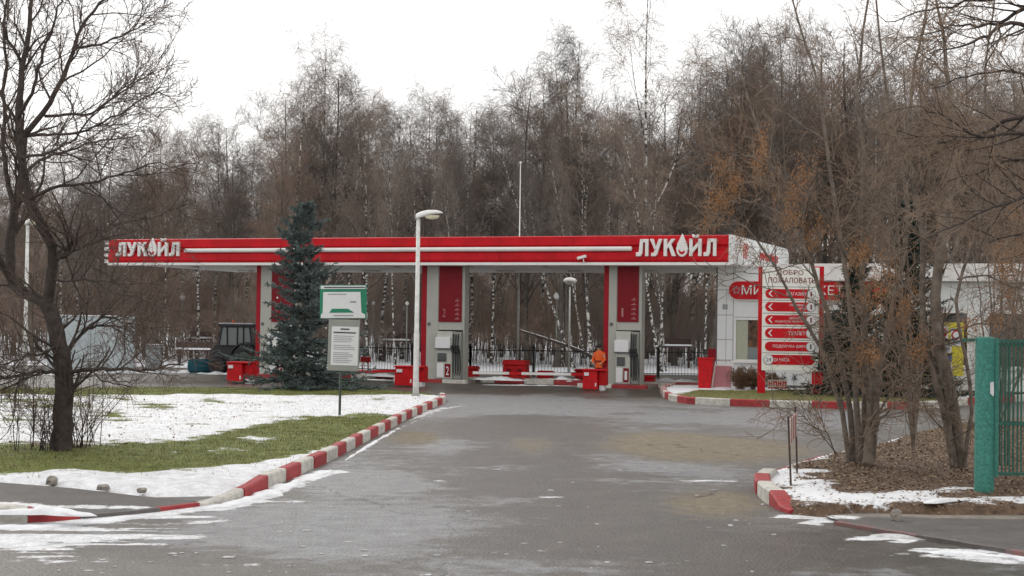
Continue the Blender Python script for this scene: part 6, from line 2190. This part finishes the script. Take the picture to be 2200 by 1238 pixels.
# small saplings and weeds around the big left tree, dry bush by the shop
def bush(name, label, cat, base, n, H, spread, seed, m1, m2, lv=((8, .4, 40), (5, .25, 40)), group=None, r=.008, rm=.003):
    g = np.random.default_rng(seed)
    K = 7
    az = g.uniform(0, 6.28, n)
    sp = np.abs(g.normal(0, spread, n))
    h = H * g.uniform(.5, 1.0, n)
    z = np.linspace(0, 1, K)
    P = np.stack([(np.cos(az) * sp)[:, None] * (z ** 1.3) * h[:, None], (np.sin(az) * sp)[:, None] * (z ** 1.3) * h[:, None], h[:, None] * z], -1) + g.normal(0, .012, (n, K, 3))
    P[:, :, 0] += g.normal(0, spread * .15, n)[:, None]
    P[:, 0, 2] = -0.05
    Rr = np.repeat(np.linspace(r, r * .4, K)[None], n, 0)
    levels = [(P, Rr, 4, m1)]
    Q, RQ = P, Rr
    for (nn, ll, an) in lv:
        Q, RQ = grow(g, Q, RQ, nn, .15, 1, H * ll, an, 4, .16, .05, rr=.6, rmin=rm)
        levels.append((Q, RQ, 3, m2))
    me = mesh_levels(name, levels)
    o = bpy.data.objects.new(name, me)
    o.location = base
    link(o)
    return tag(o, label, cat, group)
bush('sapling', 'thin upright sapling, the leftmost one near the big dark tree', 'sapling', G(34, 968, .14), 3, 1.9, .10, 1, bark_dark, twig_dark, ((10, .28, 45), (4, .14, 40)), 'saplings round the big left tree')
bush('sapling', 'taller thin sapling just left of the big dark trunk', 'sapling', G(72, 962, .14), 4, 2.2, .12, 2, bark_dark, twig_dark, ((12, .28, 50), (4, .14, 40)), 'saplings round the big left tree')
bush('bush', 'twiggy low bush against the left side of the big dark trunk', 'bush', G(95, 968, .14), 14, 1.0, .45, 3, bark_dark, twig_dark, ((7, .4, 45), (4, .2, 40)))
bush('bush', 'twiggy bush against the right side of the big dark trunk', 'bush', G(175, 962, .14), 16, 1.25, .5, 4, bark_dark, twig_mid, ((8, .4, 45), (4, .2, 40)))
bush('sapling', 'bent sapling right of the big dark trunk, leaning towards the drive', 'sapling', G(200, 955, .14), 5, 2.0, .5, 5, bark_dark, twig_dark, ((9, .3, 45), (4, .15, 40)), 'saplings round the big left tree')
bush('dry_bush', 'dry brown leafy bush between the folding board and red post', 'bush', G(1592, 838, .12), 70, .75, .55, 6, hay, hay, ((7, .35, 45), (5, .25, 40)), r=.006, rm=.006)
bush('dry_bush', 'smaller dry brown bush touching the left red post', 'bush', G(1618, 838, .12), 45, .7, .4, 7, hay, hay, ((7, .35, 45), (5, .25, 40)), r=.006, rm=.006)
bush('dry_bush', 'dry brown bush behind the low red and white plate', 'bush', G(1662, 836, .12), 50, .55, .5, 8, hay, hay, ((7, .35, 45), (5, .25, 40)), r=.006, rm=.006)

def shrub_tree(label, base, n, H, spread, seed, m1=bark_grey, m2=twig_mid, lv=((10, .17, 48), (5, .085, 46), (3, .045, 42)), r=.04):
    g = np.random.default_rng(seed)
    t = thing('young_tree', label, 'young tree', base, 0, 'young trees growing along the verge')
    K = 14
    az, sp, h = g.uniform(0, 6.28, n), np.abs(g.normal(0, spread, n)) + .08, H * g.uniform(.6, 1.0, n)
    z = np.linspace(0, 1, K)
    wob = np.cumsum(g.normal(0, .035, (n, K, 2)), 1) * z[None, :, None]
    P = np.stack([(np.cos(az) * sp)[:, None] * (z ** 1.2) * h[:, None] + wob[:, :, 0], (np.sin(az) * sp)[:, None] * (z ** 1.2) * h[:, None] + wob[:, :, 1], h[:, None] * z - .05], -1)
    Rr = np.linspace(1, .15, K)[None] * (r * g.uniform(.5, 1, n))[:, None]
    link(bpy.data.objects.new('trunk', mesh_levels('trunk', [(P, Rr, 7, m1)])), t)
    levels = []
    Q, RQ = P, Rr
    for i, (nn, ll, an) in enumerate(lv):
        Q, RQ = grow(g, Q, RQ, nn, .15, 1, H * ll, an, 5, .17, .03, rr=.5, rmin=.008 - .0018 * i)
        levels.append((Q, RQ, 3, m2))
    link(bpy.data.objects.new('crown', mesh_levels('crown', levels)), t)
    return t
sh1 = shrub_tree('bushy young bare tree between the two many-stemmed trees', G(1962, 962, .15), 7, 6.8, .22, 71)
sh2 = shrub_tree('bushy young bare tree behind the round green gate post', G(2140, 935, .15), 8, 6.5, .25, 72)
sh3 = shrub_tree('bushy young bare tree behind the bars of the green gate', G(2260, 960, .15), 8, 7.5, .28, 73)
#sh4 = shrub_tree('slender young bare tree close behind the first many-stemmed tree', G(1890, 968, .15), 5, 7.5, .16, 74)
for i, (sh, u, v, w_, h_, n) in enumerate([(sh1, 1930, 560, 40, 40, 200), (sh1, 1990, 620, 40, 40, 200), (sh2, 2150, 600, 50, 60, 320), (sh2, 2120, 500, 50, 50, 200), (sh3, 2190, 560, 40, 60, 300)]):
    seed_cluster(sh, u, v, 0, w_, h_, n, 500 + i)
# fallen stem leaning over the railing
pf = AT(1285, 770, 73)
t = thing('fallen_tree', 'dark snow-dusted fallen trunk slanting down behind the mushroom lamp', 'fallen tree', (pf.x, 73, pf.z))
W3 = [AT(1290, 778, 73), AT(1255, 757, 73), AT(1215, 742, 73.3), AT(1170, 727, 73.5), AT(1118, 711, 74)]
W3 = [q - Vector((pf.x, 73, pf.z)) for q in W3]
P, Rr = limb(W3, .10, .03, K=12)
link(bpy.data.objects.new('trunk', mesh_levels('trunk', [(P, Rr, 8, bark_dark)])), t)
g_ = np.random.default_rng(9)
Q, RQ = grow(g_, P, Rr, 14, .2, 1, 1.1, 40, 5, .15, .05, rr=.4, rmin=.01)
Q2, RQ2 = grow(g_, Q, RQ, 5, .2, 1, .5, 40, 4, .15, .0, rr=.6, rmin=.007)
link(bpy.data.objects.new('twigs', mesh_levels('twigs', [(Q, RQ, 3, bark_dark), (Q2, RQ2, 3, twig_wood)])), t)
P[:, :, 2] += .065
link(bpy.data.objects.new('snow_cap', mesh_levels('snow_cap', [(P, Rr * .38, 6, snow)])), t)

# ---- spruces
def spruce(label, base, H, rad, mat_n, seed, prof=(1, .86, .72, .42, .25, .09, .03), n_whorl=34):
    g = np.random.default_rng(seed)
    t = thing('spruce_tree', label, 'spruce', base, 0, 'spruces around the station')
    P0, R0 = trunk_line(g, H, H * .018, .012, wob=.004)
    link(bpy.data.objects.new('trunk', mesh_levels('trunk', [(P0, R0, 8, bark_wood)])), t)
    Ps, Rs = [], []
    K = 7
    for i in range(n_whorl):
        f = (i + g.uniform(-.3, .3)) / n_whorl
        f = min(max(f, 0.02), 0.985)
        z0 = H * (0.03 + 0.95 * f)
        Lb = rad * float(np.interp(f, [0, .2, .3, .6, .78, .94, 1], prof)) * (0.80 + .36 * (i % 3 == 0)) + 0.03
        nb = int(11 - 5 * f)
        for k_ in range(nb):
            az = g.uniform(0, 6.28)
            l_ = Lb * g.uniform(.62, 1.12)
            s_ = np.linspace(0, 1, K)
            droop = -0.42 + 0.75 * f + g.uniform(-.10, .10)
            zz = z0 + l_ * (droop * s_ + 0.30 * s_ ** 2.2)
            zz = np.maximum(zz, 0.06 + .05 * g.uniform())
            Ps.append(np.stack([np.cos(az) * l_ * s_, np.sin(az) * l_ * s_, zz], -1))
            Rs.append(np.linspace(.022 + .012 * (1 - f), .014, K))
    P = np.array(Ps); Rr = np.array(Rs)
    P1, R1 = grow(g, P, Rr, 14, .15, 1.0, 1, 50, 4, .05, -.02, rr=.95, rmin=.014, tip=.7, lenpow=.6)
    bl = np.repeat(np.linalg.norm(P[:, -1] - P[:, 0], axis=-1), 14)
    P1 = P1[:, :1] + (P1 - P1[:, :1]) * (0.06 + 0.26 * bl / rad * rad ** .5)[:, None, None]
    P1[:, :, 2] = P1[:, :1, 2] + (P1[:, :, 2] - P1[:, :1, 2]) * .45
    P2, R2 = grow(g, P1, R1, 5, .1, 1.0, .13, 48, 3, .08, .0, rr=1.0, rmin=.010, tip=.6, lenpow=.4)
    me = mesh_levels('boughs', [(P, Rr, 4, mat_n), (P1, R1, 3, mat_n), (P2, R2, 3, mat_n)], smooth=False)
    link(bpy.data.objects.new('boughs', me), t)
    # needles: short thin blades standing off every shoot
    n = 60000 if H > 5 else 26000
    j = g.integers(0, len(P2), n)
    q = g.uniform(0, 1, n)[:, None]
    a, b2 = P2[j, 0], P2[j, -1]
    c = a + (b2 - a) * q
    T = nrm(b2 - a)
    d = nrm(np.cross(T, g.normal(size=(n, 3))) + T * .7 + np.array([0, 0, .25]))
    sd_ = nrm(np.cross(d, g.normal(size=(n, 3))))
    ln = g.uniform(.03, .055, n)[:, None]
    V = np.stack([c - sd_ * .004, c + sd_ * .004, c + d * ln], 1).reshape(-1, 3)
    link(bpy.data.objects.new('needles', np_mesh('needles', V, np.arange(n * 3).reshape(-1, 3), [mat_n])), t)
    return t
bs = G(650, 836, .13)
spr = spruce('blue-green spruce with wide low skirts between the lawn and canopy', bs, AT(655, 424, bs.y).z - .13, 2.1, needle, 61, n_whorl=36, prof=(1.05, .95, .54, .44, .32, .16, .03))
for i, (u, v, r_) in enumerate([(632, 766, .035), (682, 758, .035), (664, 786, .03), (560, 792, .03), (596, 640, .03), (700, 705, .03), (625, 700, .03), (548, 770, .03)]):
    q = AT(u, v, bs.y - 0.25 - abs(.013 * (v - 700)) * .4 if v > 700 else bs.y - .7)
    mb = MB()
    mb.lathe([(r_ * math.sin(math.pi * k / 6), -r_ * math.cos(math.pi * k / 6)) for k in range(7)], white, n=10)
    mb.tube([(0, 0, r_), (0, 0, r_ + .05)], .004, rust, n=4)
    o = mb.build('bauble', smooth=True)
    o.location = q
    tag(o, 'tiny white ball ornament hanging in the blue-green spruce', 'ornament', 'white ball ornaments in the spruce')
q = AT(590, 736, bs.y - .9)
st_ = []
for k in range(10):
    a = math.pi / 2 + math.pi * k / 5
    rr_ = .17 if k % 2 == 0 else .08
    st_.append((rr_ * .6 * math.cos(a), rr_ * math.sin(a)))
mb = MB()
mb.prism(st_, -.015, .015, white)
o = mb.build('star_ornament')
o.location = q
tag(o, 'white star ornament on the left side of the blue-green spruce', 'ornament')
b1 = G(1838, 850, .12)
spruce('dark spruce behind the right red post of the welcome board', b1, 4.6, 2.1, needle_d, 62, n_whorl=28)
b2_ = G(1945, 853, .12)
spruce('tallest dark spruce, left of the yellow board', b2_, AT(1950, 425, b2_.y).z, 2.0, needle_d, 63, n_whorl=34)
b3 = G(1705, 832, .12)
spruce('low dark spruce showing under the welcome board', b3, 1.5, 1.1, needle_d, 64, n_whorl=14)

# ---- ground litter and grass
def litter(name, n, polyf, zf, m, lo, hi, seed, flat=.35):
    g = np.random.default_rng(seed)
    xy = polyf(g, n)
    n = len(xy)
    z = zf(xy[:, 0], xy[:, 1])
    c = np.stack([xy[:, 0], xy[:, 1], z + g.uniform(.004, .03, n)], -1)
    d = nrm(np.stack([g.normal(size=n), g.normal(size=n), g.normal(0, flat, n)], -1))
    s_ = nrm(np.cross(d, np.stack([g.normal(0, .35, n), g.normal(0, .35, n), np.ones(n)], -1)))
    ln = g.uniform(lo, hi, n)[:, None]
    w_ = ln * g.uniform(.3, .5, n)[:, None]
    up = np.stack([np.zeros(n), np.zeros(n), g.uniform(.0, .22, n)], -1) * ln
    V = np.stack([c - d * ln * .5, c + s_ * w_ + up, c + d * ln * .5 + up * .5, c - s_ * w_ + up], 1).reshape(-1, 3)
    o = bpy.data.objects.new(name, np_mesh(name, V, np.arange(n * 4).reshape(-1, 4), [m]))
    link(o)
    o['kind'] = 'stuff'
    return o
def sample_poly(poly, x0, x1, y0, y1, keep=None):
    def f(g, n):
        X, Y = g.uniform(x0, x1, n), g.uniform(y0, y1, n)
        k_ = in_poly(X, Y, poly)
        if keep is not None: k_ &= keep(X, Y, g)
        return np.stack([X[k_], Y[k_]], -1)
    return f
def keep_lit(X, Y, g):
    a = isl_attr(X, Y)
    return g.uniform(0, 1, len(X)) < np.clip(1.15 - a['snow'] * 1.25, .08, 1)
litter('fallen_leaves', 70000, sample_poly(isl_w, 3.5, 16, 18, 36, keep_lit), isl_z, leaf_br, .02, .055, 401, .2)
litter('fallen_leaves', 14000, sample_poly(isl_w, 3.5, 16, 18, 36, keep_lit), isl_z, mat('tan_leaves', (0.42, 0.31, 0.20), 0.8, 0.4, 14), .025, .06, 405, .25)
litter('fallen_leaves', 1500, sample_poly(lawn_w, -20, -6, 22, 40), lawn_z, leaf_br, .03, .07, 402)
def blades(name, n, polyf, zf, m, h, seed):
    g = np.random.default_rng(seed)
    xy = polyf(g, n)
    n = len(xy)
    c = np.stack([xy[:, 0], xy[:, 1], zf(xy[:, 0], xy[:, 1])], -1)
    az = g.uniform(0, 6.28, n)
    s_ = np.stack([np.cos(az), np.sin(az), 0 * az], -1) * .004
    tip = c + np.stack([g.normal(0, .02, n), g.normal(0, .02, n), h * g.uniform(.5, 1.2, n)], -1)
    V = np.stack([c - s_, c + s_, tip], 1).reshape(-1, 3)
    o = bpy.data.objects.new(name, np_mesh(name, V, np.arange(n * 3).reshape(-1, 3), [m]))
    link(o)
    o['kind'] = 'stuff'
grass_m = mat('grass_blades', (0.155, 0.175, 0.038), 0.8, scale=1.5, col2=(0.095, 0.095, 0.024))
straw_m = mat('straw_blades', (0.24, 0.18, 0.08), 0.85, scale=4, col2=(0.14, 0.11, 0.045))
def keep_g(X, Y, g):
    return lawn_snow(X, Y) < 0.42 + g.uniform(-.15, .12, len(X))
blades('grass', 230000, sample_poly(lawn_w, -22, -1, 21, 50, keep_g), lawn_z, grass_m, .045, 411)
blades('grass', 9000, sample_poly(lawn_w, -22, -1, 21, 50), lawn_z, straw_m, .06, 414)
blades('grass', 30000, sample_poly(isl_w, 6, 20, 24, 42, lambda X, Y, g: isl_attr(X, Y)['grass'] > g.uniform(.1, .8, len(X))), isl_z, straw_m, .07, 412)
blades('grass', 40000, sample_poly(islf_w, 5, 24, 44, 56, lambda X, Y, g: isf_attr(X, Y)['snow'] < .4), lambda X, Y: 0.13 + 0 * X, grass_m, .05, 413)
